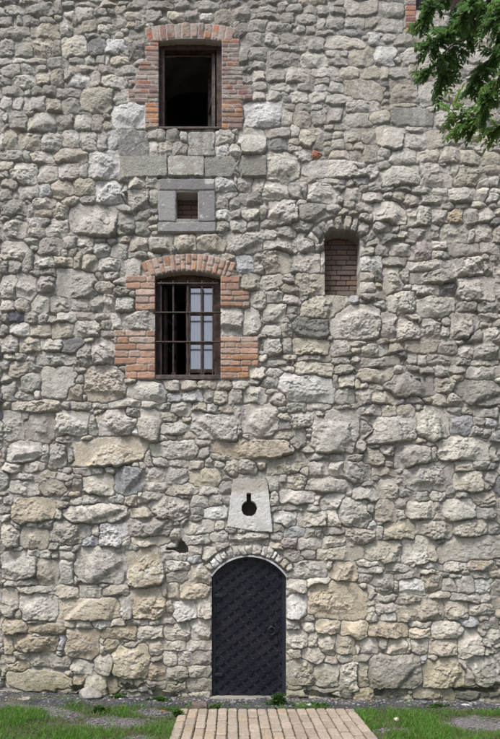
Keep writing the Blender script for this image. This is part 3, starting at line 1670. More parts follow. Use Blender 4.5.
H[inpoly(XX + wx * .5, YY + wy * .5, HOLE)] = -.26
for pl in ([(152, 691), (160, 690), (168, 694), (178, 697), (178, 700), (152, 698)], [(70, 686), (86, 688), (88, 692), (70, 691)], [(121, 683), (128, 681), (138, 690), (126, 692)],
           [(376, 689), (384, 687), (385, 697), (377, 697)], [(452, 688), (500, 689), (500, 693), (455, 692)], [(304, 691), (330, 693), (340, 699), (306, 697)], [(0, 680), (5, 679), (6, 690), (0, 690)]):
    hm = inpoly(XX + wx * 1.2, YY + wy * 1.0, pl); H[hm] = np.minimum(H[hm], -.10 + .03 * N_a[hm])
# pale lime runs on the upper right part of the wall, tan tint low down, damp dark foot
run = sstep(.35, .6, vnoise(XX / 4.5, YY / 90, 400)) * sstep(.0, .4, vnoise(XX / 30, YY / 60, 402)) * (YY < 190) * (XX > 285) * (R == 0)
C = C * (1 - .35 * run[..., None]) + np.array((.55, .545, .53)) * .35 * run[..., None]
warmf = (sstep(540, 640, YY) * .45 + .12)[..., None] * (R == 0)[..., None]
C = C * (1 - warmf) + C * np.array((1.03, .99, .93)) * warmf
gr = (sstep(664, 702, YY + 26 * N_c + 10 * N_a) * .75)[..., None]
C = C * (1 - gr) + C * np.array((.58, .60, .47)) * gr
for (xa, xb, ya, yb, am) in ((156, 224, 128, 182, .30), (158, 216, 232, 262, .22), (152, 223, 379, 425, .30), (324, 362, 294, 330, .25), (226, 274, 530, 548, .2)):
    sk = sstep(-.1, .6, vnoise(XX / 3.2, YY / 80, 480) + .5 * vnoise(XX / 1.3, YY / 40, 481)) * sstep(xa - 3, xa + 4, XX) * sstep(xb + 3, xb - 4, XX) * (YY > ya) * sstep(yb + 14, ya, YY) * am
    C = C * (1 - sk[..., None]) + np.array((.13, .125, .115)) * sk[..., None]
strk = (vnoise(XX / 7, YY / 95, 450) + .6 * vnoise(XX / 2.5, YY / 60, 451))[..., None]; C = C * (1 + .07 * strk)
lit_ = [(286, 384.5), (288.6, 382.6), (291, 383.8), (292.4, 381.8), (292, 384.8), (296, 385), (298.5, 384), (301.5, 385.6)]       # scribble on the big pale block
for i in range(len(lit_) - 1):
    (xa, ya), (xb, yb) = lit_[i], lit_[i + 1]; tt = np.clip(((XX - xa) * (xb - xa) + (YY - ya) * (yb - ya)) / ((xb - xa) ** 2 + (yb - ya) ** 2), 0, 1)
    dk = np.hypot(XX - xa - tt * (xb - xa), YY - ya - tt * (yb - ya)); kq = (1 - sstep(.35, .8, dk))[..., None] * .85; C = C * (1 - kq) + np.array((.05, .055, .07)) * kq
tp = (sstep(494, 488.5, YY + 3 * N_c + 1.5 * N_a) * (R == 7))[..., None] * .85; C = C * (1 - tp) + np.array((.40, .375, .32)) * tp
df = ((sstep(.15, .5, fbm(XX / 7, YY / 12, 460, 4) + .25 * sstep(512, 526, YY)) * .35) * (R == 7))[..., None]; C = C * (1 - df) + np.array((.36, .35, .33)) * df
rf = (sstep(.0, .4, fbm(XX / 12, YY / 5, 470, 4)) * .30 * (R == 6))[..., None]; C = C * (1 - rf) + np.array((.24, .235, .235)) * rf
C = np.clip(C, .02, .8)

# ---- meshes, one per part
OP = openings((XX[:-1, :-1] + XX[1:, 1:]) / 2, (YY[:-1, :-1] + YY[1:, 1:]) / 2)
RC = R[:-1, :-1].copy()
DEPTH = {1: .22, 2: .26, 3: .22, 4: .26, 5: .20, 6: .15, 7: .11}
ny, nx = XX.shape
vid = np.arange(ny * nx).reshape(ny, nx)
PX, PZ = (XX - 250) / S, (GY - YY) / S
VALL = np.stack([PX, -H, PZ], -1).reshape(-1, 3).astype(np.float32); CALL = C.reshape(-1, 3).astype(np.float32)
keep = OP == 0
edges = []      # (label, va, vb, opening)
for axis_, (A, B) in enumerate((((slice(None), slice(0, -1)), (slice(None), slice(1, None))), ((slice(0, -1), slice(None)), (slice(1, None), slice(None))))):
    for fl in (0, 1):
        K, Dl = (A, B) if fl == 0 else (B, A)
        m = keep[K] & ~keep[Dl]
        iy, ix = np.nonzero(m)
        if axis_ == 0: va, vb = vid[iy, ix + 1], vid[iy + 1, ix + 1]
        else: va, vb = vid[iy + 1, ix], vid[iy + 1, ix + 1]
        edges.append((RC[K][m], va, vb, OP[Dl][m]))
EL = np.concatenate([e[0] for e in edges]); EA = np.concatenate([e[1] for e in edges]); EB = np.concatenate([e[2] for e in edges]); EO = np.concatenate([e[3] for e in edges])
PARTS = {0: ('rubble_wall', M_STONE), 1: ('brick_surround', M_BRICK), 2: ('brick_surround', M_BRICK), 3: ('brick_jamb', M_BRICK), 4: ('door_arch', M_STONE),
         5: ('niche_arch', M_STONE), 6: ('stone_surround', M_DRESS), 7: ('stone_plaque', M_DRESS), 8: ('dressed_stone_course', M_STONE)}
PL = {1: 'weathered brick surround of the top open window', 2: 'salmon brick surround of the barred window', 6: 'smooth grey surround of the small square opening', 7: 'pale plaque with a bottle shaped hole'}
dep = np.zeros(8); 
for k_, v_ in DEPTH.items(): dep[k_] = v_
for lab, (nm, mm) in PARTS.items():
    sel = keep & (RC == lab)
    iy, ix = np.nonzero(sel)
    Fq = np.stack([vid[iy, ix], vid[iy + 1, ix], vid[iy + 1, ix + 1], vid[iy, ix + 1]], 1)
    q = EL == lab; ea, eb, eo = EA[q], EB[q], EO[q]
    used = np.unique(np.r_[Fq.ravel(), ea, eb]); remap = np.full(ny * nx, -1, np.int64); remap[used] = np.arange(len(used))
    V = VALL[used]; Cc = CALL[used]; Fq = remap[Fq]
    if len(ea):
        nst = 5; n0 = len(V); prevA, prevB = remap[ea], remap[eb]
        for s_ in range(1, nst + 1):
            A3, B3 = VALL[ea].copy(), VALL[eb].copy()
            f = s_ / nst
            A3[:, 1] += (dep[eo] - A3[:, 1]) * f; B3[:, 1] += (dep[eo] - B3[:, 1]) * f
            V = np.r_[V, A3, B3]; Cc = np.r_[Cc, CALL[ea], CALL[eb]]
            ia = np.arange(len(ea)) + n0; ib = ia + len(ea); n0 += 2 * len(ea)
            Fq = np.r_[Fq, np.stack([prevA, ia, ib, prevB], 1)]; prevA, prevB = ia, ib
    o = np_mesh(nm, V, Fq, Cc, mm, tower)
    if lab in PL: o['label'] = PL[lab]
del CH_a, CH_b, C, N_a, N_b, N_c, RID, PIT, STAIN, LICH, PATCH, XW, YW, XB, YB

# ---- the mass of the tower behind its face
xl, xr = P(GX[0], 0)[0], P(GX[-1], 0)[0]; zt = (GY - GYV[0]) / S; zb = -.3
mb = MB()
mb.add([(xl, .012, zb), (xl, 7, zb), (xl, 7, zt), (xl, .012, zt)], [(0, 1, 2, 3)]); mb.add([(xr, .012, zb), (xr, 7, zb), (xr, 7, zt), (xr, .012, zt)], [(0, 1, 2, 3)])
mb.add([(xl, 7, zb), (xr, 7, zb), (xr, 7, zt), (xl, 7, zt)], [(0, 1, 2, 3)]); mb.add([(xl, .012, zt), (xr, .012, zt), (xr, 7, zt), (xl, 7, zt)], [(0, 1, 2, 3)])
mb.build('side_wall', M_SHELL, tower)
mb = MB()
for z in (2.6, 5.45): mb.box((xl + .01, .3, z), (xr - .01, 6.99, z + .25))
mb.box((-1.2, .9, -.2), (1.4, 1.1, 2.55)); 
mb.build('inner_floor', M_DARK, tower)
# arched embrasures behind the two tall windows
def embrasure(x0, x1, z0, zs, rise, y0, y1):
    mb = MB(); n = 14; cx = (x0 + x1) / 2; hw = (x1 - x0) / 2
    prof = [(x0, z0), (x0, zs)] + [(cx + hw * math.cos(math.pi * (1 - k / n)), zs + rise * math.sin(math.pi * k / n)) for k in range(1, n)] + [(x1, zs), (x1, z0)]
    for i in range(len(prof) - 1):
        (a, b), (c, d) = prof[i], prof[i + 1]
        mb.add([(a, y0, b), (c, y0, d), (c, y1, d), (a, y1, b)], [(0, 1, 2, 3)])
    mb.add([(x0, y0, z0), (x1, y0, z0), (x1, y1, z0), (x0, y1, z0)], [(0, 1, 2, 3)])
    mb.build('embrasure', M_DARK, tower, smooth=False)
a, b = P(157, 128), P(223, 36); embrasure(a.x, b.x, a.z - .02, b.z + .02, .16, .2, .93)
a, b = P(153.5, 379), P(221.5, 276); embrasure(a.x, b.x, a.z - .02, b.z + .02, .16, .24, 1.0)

# ================================================================== WINDOWS
def R_(mb, x0, x1, y0, y1, d0, d1, bev=.004, jit=.0015, seen=True):
    """box covering the photo rectangle x0..x1, y0..y1 at depth d0 (front) to d1"""
    f = (lambda X, Y: Q(X, Y, d0)) if seen else (lambda X, Y: P(X, Y, d0))
    a, b = f(x0, y1), f(x1, y0); mb.box((a.x, d0, a.z), (b.x, d1, b.z), bev=bev, jit=jit)
# top window: empty wooden frame with a sash hanging open
w1 = empty('wooden_window', P(190, 128, .1), tower); w1['label'] = 'open wooden window frame with black room behind'
def part(mb, nm, m, par, **k):
    o = mb.build(nm, m, None, **k); o.parent = par; o.matrix_parent_inverse = Matrix.Translation(-par.location); return o
mb = MB()
R_(mb, 158.2, 163.8, 36, 129, .075, .16, seen=False); R_(mb, 216.4, 222.1, 36, 129, .075, .16, seen=False); R_(mb, 163.8, 216.4, 37.4, 43.2, .078, .155, seen=False)
part(mb, 'window_frame', M_WOOD, w1)
mb = MB(); R_(mb, 158.6, 221.6, 125.9, 128.4, .005, .15, seen=False); part(mb, 'window_sill', M_WOOD2, w1)
mb = MB(); R_(mb, 158, 222.3, 30, 37.6, .05, .2, seen=False); part(mb, 'timber_lintel', M_WOOD2, w1)
# sash swung inwards on the right jamb
sw = MB(); hx = P(216, 0).x; z0, z1 = P(0, 126.5).z, P(0, 43.5).z; L_ = .30; an = math.radians(97)
def swung(u0, u1, za, zc, th=.022):
    return [(hx - .03 - u * .22 + t, .12 + u, z) for u in (u0, u1) for t in (-th, th) for z in (za, zc)]
for (u0, u1, za, zc) in ((0, .05, z0, z1), (L_ - .05, L_, z0, z1), (.05, L_ - .05, z0, z0 + .05), (.05, L_ - .05, z1 - .05, z1), (.05, L_ - .05, (z0 + z1) / 2 - .02, (z0 + z1) / 2 + .02)):
    sw.add(swung(u0, u1, za, zc, .016), [(0, 1, 3, 2), (4, 6, 7, 5), (0, 4, 5, 1), (2, 3, 7, 6), (0, 2, 6, 4), (1, 5, 7, 3)])
part(sw, 'open_sash', M_WOOD2, w1)

# barred window
w2 = empty('barred_window', P(187.5, 378.5, .1), tower); w2['label'] = 'barred window with one casement open and one of pale glass'
mb = MB()
R_(mb, 154.6, 160.6, 262, 379, .10, .18, seen=False); R_(mb, 214.4, 220.6, 262, 379, .10, .18, seen=False)
R_(mb, 160.6, 214.4, 262, 277.6, .102, .178, seen=False); R_(mb, 160.6, 214.4, 371.5, 379, .10, .18, seen=False)
part(mb, 'window_frame', M_WOOD, w2)
mb = MB(); R_(mb, 154.9, 220.3, 374.6, 378.8, .01, .098, seen=False); part(mb, 'window_sill', M_WOOD2, w2)
cs = MB(); d0 = .115
R_(cs, 186.0, 190.6, 284, 372, d0, d0 + .05); R_(cs, 212.6, 216, 284, 372, d0, d0 + .05); R_(cs, 190.6, 212.6, 283, 287, d0 + .002, d0 + .048); R_(cs, 190.6, 212.6, 369, 373, d0 + .002, d0 + .048)
for y in (313.5, 342.5): R_(cs, 190.6, 212.6, y - 1.2, y + 1.2, d0 + .004, d0 + .046)
R_(cs, 200.6, 202.8, 287, 369, d0 + .006, d0 + .044)
part(cs, 'closed_casement', M_WOOD, w2)
for (x0, x1, y0, y1) in [(a_, b_, c_, d_) for (a_, b_) in ((190.6, 200.6), (202.8, 212.6)) for (c_, d_) in ((287, 312.3), (314.7, 341.3), (343.7, 369))]:
    g = MB(); R_(g, x0, x1, y0, y1, d0 + .02, d0 + .024, bev=0, jit=0); part(g, 'pane', M_GLASS, w2)
bl = MB(); a, b = P(186.5, 373), P(217, 280); n = 60  # folded pale sheet added behind the panes to imitate the reflected sky
for k in range(n):
    xs = [a.x + (b.x - a.x) * q / n for q in (k, k + 1)]; ys = [d0 + .085 + .014 * math.sin(q * .95 + .6 * math.sin(q * .37)) for q in (k, k + 1)]
    bl.add([(xs[0], ys[0], a.z), (xs[1], ys[1], a.z), (xs[1], ys[1] + .01, b.z), (xs[0], ys[0] + .01, b.z)], [(0, 1, 2, 3)])
part(bl, 'reflection_sheet', M_SKYTONE, w2, smooth=True)
# casement folded open on the left
oc = MB(); hx2 = P(161.5, 0).x; za, zc = P(0, 371).z, P(0, 279).z
for (u0, u1, a_, c_) in ((0, .045, za, zc), (.27, .315, za, zc), (.045, .27, za, za + .045), (.045, .27, zc - .045, zc), (.045, .27, za + .33, za + .36), (.045, .27, za + .66, za + .69)):
    oc.add([(hx2 + u * .32 + t, .185 + u, z) for u in (u0, u1) for t in (0, .03) for z in (a_, c_)], [(0, 1, 3, 2), (4, 6, 7, 5), (0, 4, 5, 1), (2, 3, 7, 6), (0, 2, 6, 4), (1, 5, 7, 3)])
part(oc, 'open_casement', M_WOOD, w2)
gr_ = MB()
for x in (161.2, 173.4, 188, 202.2, 212.8):
    p0, p1 = Q(x, 377, .035), Q(x, 281, .035)
    r_ = .0105 if x in (173.4, 202.2, 188) else .007
    gr_.tube([p1, p0], r_, 8)
    if x in (173.4, 188, 202.2):
        q0 = Q(x, 374.5, .035); gr_.tube([q0 + Vector((.018, -.012, .02)), q0 + Vector((.018, -.016, -.01)), q0 + Vector((0, -.016, -.022)), q0 + Vector((-.016, -.014, -.008)), q0 + Vector((-.016, -.012, .015))], .006, 6)
for y, xa, xb in ((283.6, 157.5, 218), (312.6, 153, 222.5), (342, 153, 222.5)):
    gr_.tube([Q(xa, y, .022), Q(xb, y, .022)], .0095, 8)
part(gr_, 'iron_grille', M_IRON, w2)
# third window high on the right, mostly behind the leaves
w3 = empty('shaded_window', P(442, 9, .1), tower)
mb = MB(); R_(mb, 416, 420.5, -68, 9.2, .09, .16, seen=False); R_(mb, 463.5, 468.2, -68, 9.2, .09, .16, seen=False); R_(mb, 420.5, 463.5, 5, 9.4, .092, .158, seen=False); R_(mb, 420.5, 463.5, -68.5, -63, .092, .158, seen=False)
R_(mb, 440, 443.5, -63, 5, .094, .156, seen=False)
part(mb, 'window_frame', M_WOOD, w3)
mb = MB(); a, b = P(414, 12, .23), P(470, -70, .23); mb.box((a.x, .225, a.z), (b.x, .24, b.z)); part(mb, 'shade_backing', M_IRON, w3)  # dark sheet added across the opening, standing in for the shade inside

# niche: dark brick infill
nb = MB(); a = P(322, 298, .2); b = P(364, 222, .2)
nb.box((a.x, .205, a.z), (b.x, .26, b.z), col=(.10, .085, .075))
row = 0; z = a.z + .004
while z < b.z - .05:
    x = a.x - (.09 if row % 2 else .02)
    while x < b.x:
        L_ = random.choice([.115, .215, .22]); xe = min(x + L_, b.x)
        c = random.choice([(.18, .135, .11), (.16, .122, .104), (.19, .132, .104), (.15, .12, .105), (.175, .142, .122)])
        q = random.uniform(-.005, .004)
        if xe - x > .03: nb.box((max(x, a.x) + .004, .192 + q, z), (xe - .004, .215, z + .050), col=c, bev=.004, jit=.0015)
        x = xe
    z += .0585; row += 1
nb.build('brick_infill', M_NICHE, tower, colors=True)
# bricked back of the small square opening
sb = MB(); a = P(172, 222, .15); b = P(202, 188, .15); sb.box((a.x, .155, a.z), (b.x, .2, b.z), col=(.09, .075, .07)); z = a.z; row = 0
while z < b.z:
    x = a.x - (.1 if row % 2 else 0)
    while x < b.x:
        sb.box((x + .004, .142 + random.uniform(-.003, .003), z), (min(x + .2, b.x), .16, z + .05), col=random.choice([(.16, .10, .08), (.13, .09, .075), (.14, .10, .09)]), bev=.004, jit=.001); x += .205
    z += .058; row += 1
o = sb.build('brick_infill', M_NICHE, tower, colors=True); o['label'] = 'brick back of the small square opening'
# iron grid behind the bottle shaped hole
ig = MB(); c = P(249.2, 507, .1); ig.box((c.x - .16, .125, c.z - .16), (c.x + .16, .14, c.z + .22))
for k in range(-6, 7):
    ig.tube([(c.x - .15, .112, c.z + k * .028 - .15 * .8 + .12), (c.x + .15, .112, c.z + k * .028 - .12 - .12 + .0)], .006, 6)
ig.build('iron_grid', M_IRON, tower)

# ================================================================== DOOR
door = empty('arched_door', P(249, 698, .1), tower); door['label'] = 'black arched steel door with diagonal straps'
dd = .085
def door_outline(inset, n=24):
    i = inset * S; x0, x1, yb = 211.2 + i, 286.8 - i, 697.6
    cy, r = 601.5, 46.6 - i
    an = math.asin(37.8 / 46.6) if inset == 0 else math.asin(min(1, (37.8 - i) / r))
    pts = [P(x0, yb), P(x1, yb)]
    for k in range(n + 1):
        t = an - 2 * an * k / n; pts.append(P(249 + r * math.sin(t), cy - r * math.cos(t)))
    return [(p.x, p.z) for p in pts]
mb = MB(); mb.prism(door_outline(.0), dd + .012, dd + .05); part(mb, 'door_leaf', M_DOOR, door)
# steel frame round the leaf
def band(outl_a, outl_b, y0, y1):
    mb = MB(); n = len(outl_a)
    for k in range(1, n):
        a, b = outl_a[k], outl_a[(k + 1) % n]; c_, d_ = outl_b[(k + 1) % n], outl_b[k]
        mb.add([(a[0], y0, a[1]), (b[0], y0, b[1]), (c_[0], y0, c_[1]), (d_[0], y0, d_[1]), (a[0], y1, a[1]), (b[0], y1, b[1]), (c_[0], y1, c_[1]), (d_[0], y1, d_[1])],
               [(0, 1, 2, 3), (7, 6, 5, 4), (0, 4, 5, 1), (2, 6, 7, 3)])
    return mb
part(band(door_outline(0), door_outline(.045), dd - .012, dd + .013), 'door_frame', M_STRAP, door)
ab = MB(); cx_, cy_ = P(249, 601.5).x, P(249, 601.5).z; n = 40
r0, r1 = 44.6 / S, 46.4 / S; a_, b_ = math.radians(-56), math.radians(58)
for k in range(n):
    t0, t1 = a_ + (b_ - a_) * k / n, a_ + (b_ - a_) * (k + 1) / n
    q = [(cx_ + r * math.sin(t), cz) for t, r, cz in ((t0, r1, cy_ + r1 * math.cos(t0)), (t1, r1, cy_ + r1 * math.cos(t1)), (t1, r0, cy_ + r0 * math.cos(t1)), (t0, r0, cy_ + r0 * math.cos(t0)))]
    ab.add([(x, y, z) for y in (.022, dd - .013) for x, z in q], [(0, 1, 2, 3), (7, 6, 5, 4), (0, 4, 5, 1), (2, 6, 7, 3), (0, 3, 7, 4), (1, 2, 6, 5)])
part(ab, 'arch_band', M_BAND, door)
# diagonal straps clipped to the leaf
OUT = door_outline(.035)
def inside(x, z):
    r = False; n = len(OUT)
    for i in range(n):
        (x1, z1), (x2, z2) = OUT[i], OUT[(i + 1) % n]
        if (z1 > z) != (z2 > z) and x < (x2 - x1) * (z - z1) / (z2 - z1) + x1: r = not r
    return r
def clip(p, d):
    lo = None; ts = np.linspace(-3, 3, 1501); ins = [t for t in ts if inside(p[0] + d[0] * t, p[1] + d[1] * t)]
    return (min(ins), max(ins)) if ins else None
def straps(angle, pitch, w, y0, th, tilt):
    mb = MB(); d = (math.cos(angle), math.sin(angle)); nrm = (-d[1], d[0]); c0 = P(249, 630)
    for k in range(-24, 25):
        p = (c0.x + nrm[0] * pitch * k, c0.z + nrm[1] * pitch * k); cl = clip(p, d)
        if not cl or cl[1] - cl[0] < .03: continue
        m = 10; A = []
        for i in range(m + 1):
            t = cl[0] + (cl[1] - cl[0]) * i / m; wob = random.uniform(-.0015, .0015)
            x, z = p[0] + d[0] * t, p[1] + d[1] * t
            A.append([(x - nrm[0] * w / 2, y0 - th * tilt + wob, z - nrm[1] * w / 2), (x + nrm[0] * w / 2, y0 - th + wob, z + nrm[1] * w / 2), (x + nrm[0] * w / 2, y0, z + nrm[1] * w / 2), (x - nrm[0] * w / 2, y0, z - nrm[1] * w / 2)])
        vs = [v for a in A for v in a]; fs = [(0, 1, 2, 3), (4 * m, 4 * m + 3, 4 * m + 2, 4 * m + 1)]
        for i in range(m):
            for q in range(4): fs.append((4 * i + q, 4 * i + (q + 1) % 4, 4 * i + 4 + (q + 1) % 4, 4 * i + 4 + q))
        mb.add(vs, fs)
    return mb
A1, A2 = math.radians(38), math.radians(-50)
part(straps(A2, .088, .024, dd + .0115, .006, 1), 'cross_strap_lattice', M_STRAP, door)
lat = straps(A1, .098, .062, dd + .0035, .0125, .12)
rv = lat; c0 = P(249, 630)
d1 = Vector((math.cos(A1), 0, math.sin(A1))); n1 = Vector((-math.sin(A1), 0, math.cos(A1))); d2 = Vector((math.cos(A2), 0, math.sin(A2))); n2 = Vector((-math.sin(A2), 0, math.cos(A2)))
for i in range(-24, 25):
    for j in range(-24, 25):
        # crossing of strap i of the first set with strap j of the second
        det = n1.x * n2.z - n1.z * n2.x; s_, t_ = .098 * i, .088 * j
        x = (s_ * n2.z - t_ * n1.z) / det; z = (n1.x * t_ - n2.x * s_) / det
        if inside(c0.x + x, c0.z + z):
            q = Vector((c0.x + x, dd - .0075, c0.z + z)); vs = [q + Vector((.009 * math.cos(2 * math.pi * k / 7), 0, .009 * math.sin(2 * math.pi * k / 7))) for k in range(7)] + [q + Vector((.005 * math.cos(2 * math.pi * k / 7), -.003, .005 * math.sin(2 * math.pi * k / 7))) for k in range(7)]
            rv.add(vs, [tuple(range(7, 14))] + [(k, (k + 1) % 7, 7 + (k + 1) % 7, 7 + k) for k in range(7)])
part(rv, 'strap_lattice', M_STRAP, door)
hd = MB(); c = P(271.8, 630.5)
hd.tube([(c.x + .042 * math.sin(t), dd - .035 - .006 * math.cos(t), c.z - .012 + .042 * math.cos(t)) for t in np.linspace(0, 2 * math.pi, 25)], .0085, 8)
hd.tube([(c.x, dd + .002, c.z + .03), (c.x, dd - .03, c.z + .03)], [.024, .012], 10)
part(hd, 'ring_handle', M_STRAP, door, smooth=True)
kp = MB(); c = P(276.5, 641); kp.box((c.x - .02, dd - .016, c.z - .045), (c.x + .02, dd - .004, c.z + .045), bev=.004); part(kp, 'keyhole_plate', M_STRAP, door)
for y in (596, 676):
    hg = MB(); a, b = P(212.6, y + 1.6), P(222.5, y - 1.6); hg.box((a.x, dd - .022, a.z), (b.x, dd - .0125, b.z), bev=.003)
    hg.tube([P(213, y + 4, dd - .025), P(213, y - 4, dd - .025)], .013, 8); part(hg, 'hinge', M_STRAP, door)
ts = MB(); a, b = P(209, 705), P(289, 697.6); ts.box((a.x, -.05, a.z), (b.x, .3, b.z), bev=.01, jit=.004); part(ts, 'threshold', M_SHELL, door)

# ================================================================== GROUND
def gz(x, y):
    """height of the soil: a little higher at the left foot of the wall, lower at the right"""
    k = math.exp(min(0, y) / 1.3)
    return -.022 + (.030 * max(0, -x - .3) - .018 * max(0, x - .6)) * k
def gz_np(x, y):
    return -.022 + (.030 * np.maximum(0, -x - .3) - .018 * np.maximum(0, x - .6)) * np.exp(np.minimum(0, y) / 1.3)
CAMX, CAMZ = (CX - 250) / S, (GY - HY) / S
def to_px(x, y):        # where a point of the ground stands in the photograph's plan
    d = D + y
    return CX + (x - CAMX) * FPX / d, HY + CAMZ * FPX / d
def gravel_mask(x, y):
    px, py = to_px(x, y)
    n = fbm(px / 14, py / 5, 500, 3)
    def blob(cx, cy, a, b, th=0.0):
        dx, dy = px - cx, py - cy
        return 1 - np.sqrt(((dx + th * dy) / a) ** 2 + ((dy - dx * th * .2) / b) ** 2)
    m = np.maximum.reduce([blob(18, 707, 50, 6), blob(62, 715, 34, 7, .5), blob(112, 722, 48, 7), blob(150, 712, 30, 5), blob(488, 720, 52, 9), blob(140, 737, 24, 3), blob(395, 728, 26, 3.2)])
    return np.clip(m * 2.0 + n * .9 - .12, 0, 1)
def tuft_mask(x, y): return fbm(x * 3.1, y * 3.1, 510, 3)

# soil sheet, fine near the wall and coarse out to the horizon
ax_x = np.r_[-400, -150, -60, -25, -12, -7, np.arange(-5, 5.01, .045), 7, 12, 25, 60, 150, 400]
ax_y = np.r_[-400, -150, -60, -25, -12, -8, -5, np.arange(-4, .05, .045), .3, 6, 25, 100, 400]
gxx, gyy = np.meshgrid(ax_x, ax_y)
gzz = gz_np(gxx, gyy) + np.where((abs(gxx) < 5.5) & (gyy > -4.5) & (gyy < .2), .010 * fbm(gxx * 5, gyy * 5, 520, 4), -.01)
gzz = np.where(gyy > .2, -.2, gzz)
vi = np.arange(gxx.size).reshape(gxx.shape)
Fg = np.stack([vi[:-1, :-1], vi[:-1, 1:], vi[1:, 1:], vi[1:, :-1]], -1).reshape(-1, 4)
gm = np.where((abs(gxx) < 5.5) & (gyy > -4.5), gravel_mask(gxx, np.maximum(gyy, -4.5)), 0)[..., None]
soil = np.array((.085, .075, .055)); grv = np.array((.165, .15, .155)); gcol = soil * (1 - gm) + grv * gm
gcol = gcol * (1 + .25 * fbm(gxx * 9, gyy * 9, 530, 3)[..., None])
M_SOIL = attr_mat('soil', bump=.9, bscale=60, speck=.5, sscale=90)
o = np_mesh('ground', np.stack([gxx, gyy, gzz], -1).reshape(-1, 3), Fg, gcol.reshape(-1, 3), M_SOIL); tag(o, kind='structure')

# dark strip of rough slate edging along the wall
sx = np.arange(-4.2, 4.2, .014); sy = np.arange(-.40, .03, .014); ex, ey = np.meshgrid(sx, sy)
cellx = ex * 6.5 + .5 * fbm(ex * 3, ey * 3, 540, 2)
stp = fbm(ex * 9, ey * 14, 541, 4); blk_ = vnoise(np.floor(cellx + np.floor((ey + 1) * 8) * .5) * 7.3, np.floor((ey + 1) * 8) * 3.7, 545)
edge_fade = np.minimum(sstep(-.40, -.34 + .0 * ex, ey + .045 * fbm(ex * 4, ey * 0, 547, 3)), 1)
fx_ = np.abs((cellx + np.floor((ey + 1) * 8) * .5) % 1 - .5) * 2; fy_ = np.abs(((ey + 1) * 8) % 1 - .5) * 2
joint = np.minimum(sstep(1, .82, fx_), sstep(1, .8, fy_))
ez = gz_np(ex, ey) - .012 + edge_fade * (.022 + .010 * stp + .006 * blk_ + .010 * joint)
vi = np.arange(ex.size).reshape(ex.shape)
Fe = np.stack([vi[:-1, :-1], vi[:-1, 1:], vi[1:, 1:], vi[1:, :-1]], -1).reshape(-1, 4)
ec = np.array((.062, .062, .072)) * (1 + .3 * blk_[..., None] + .25 * fbm(ex * 16, ey * 16, 548, 3)[..., None])
dirt = sstep(.05, .4, fbm(ex * 4, ey * 7, 549, 4))[..., None]; ec = ec * (1 - dirt) + np.array((.10, .09, .07)) * dirt
o = np_mesh('kerb_strip', np.stack([ex, ey, ez], -1).reshape(-1, 3), Fe, np.clip(ec, .01, 1).reshape(-1, 3), M_SOIL); tag(o, kind='structure')

# paved path of buff concrete setts
PXL, PXR, PY1 = -.745, 1.063, -.415
NC = 18; pw = (PXR - PXL) / NC; PLn = .215
pv = MB(); sd_ = MB()
for c in range(NC):
    y = PY1; x0 = PXL + c * pw; first = True
    shift = (c * .5) % 1
    while y > -7.0:
        ln = PLn * (.5 if (first and c % 2) else 1) * random.uniform(.97, 1.03); first = False
        t = random.uniform(.80, 1.0)
        base = random.choice([(.39, .328, .262), (.415, .352, .283), (.375, .318, .258), (.40, .346, .288), (.36, .302, .245), (.395, .322, .243)])
        g = .0042; dz = random.uniform(-.003, .003)
        ge = .014
        pv.box((x0 + g + random.uniform(-.002, .002), y - ln + ge, -.06), (x0 + pw - g + random.uniform(-.002, .002), y - ge, .002 + dz), col=tuple(v * t for v in base), bev=.011, jit=.0022)
        y -= ln
M_PAVE = attr_mat('concrete_sett', bump=.5, bscale=110, speck=.26, sscale=45)
o = pv.build('paved_path', M_PAVE, colors=True); tag(o, kind='structure')
sd_.box((PXL - .005, -7.0, -.08), (PXR + .005, PY1 + .005, -.026)); o = sd_.build('path_bedding', mat('joint_sand', (.075, .065, .05), .95, bump=.5, bscale=80, var=.4, vscale=30)); tag(o, kind='structure')

# pebbles of the gravel patches and crumbs of stone on the strip
def pebble_into(mb, x, y, z, r, col, sq=.6):
    vs = []; n = 6
    ph = random.random() * 6
    for k, (zz, rr) in enumerate(((-.6, .75), (.15, 1.0), (.75, .62))):
        for q in range(n):
            a = ph + 2 * math.pi * q / n; j = random.uniform(.75, 1.15) * rr * r
            vs.append((x + j * math.cos(a), y + j * math.sin(a) * .85, z + zz * r * sq))
    fs = [tuple(range(12, 18))]
    for k in range(2):
        for q in range(n): fs.append((k * n + q, k * n + (q + 1) % n, (k + 1) * n + (q + 1) % n, (k + 1) * n + q))
    mb.add(vs, fs, col)
rp = np.random.RandomState(5); gb = MB()
X_ = rp.uniform(-3.6, 3.6, 30000); Y_ = rp.uniform(-2.0, -.30, 30000); K_ = gravel_mask(X_, Y_) * ((X_ < PXL - .02) | (X_ > PXR + .02)); keep_ = rp.rand(30000) < K_ * .38
for x, y in zip(X_[keep_], Y_[keep_]):
    v = rp.uniform(.10, .27); pebble_into(gb, x, y, gz(x, y) + .004, rp.uniform(.006, .014), (v, v * .95, v * 1.0))
X_ = rp.uniform(-3.6, 3.6, 2600); Y_ = -np.abs(rp.normal(.02, .16, 2600)) - .02
for x, y in zip(X_, Y_):
    if y < -.42: continue
    v = rp.uniform(.08, .34); w_ = rp.uniform(.8, 1)
    pebble_into(gb, x, y, gz(x, y) + .020, rp.choice([.006, .008, .012, .02], p=[.4, .35, .2, .05]), (v, v * .97, v * (.85 + .15 * w_)))
M_PEB = attr_mat('pebble', bump=.3, bscale=120, speck=.25, sscale=100)
o = gb.build('gravel', M_PEB, colors=True); tag(o, 'purple grey gravel and stone crumbs scattered between the grass and the wall', 'gravel', kind='stuff')

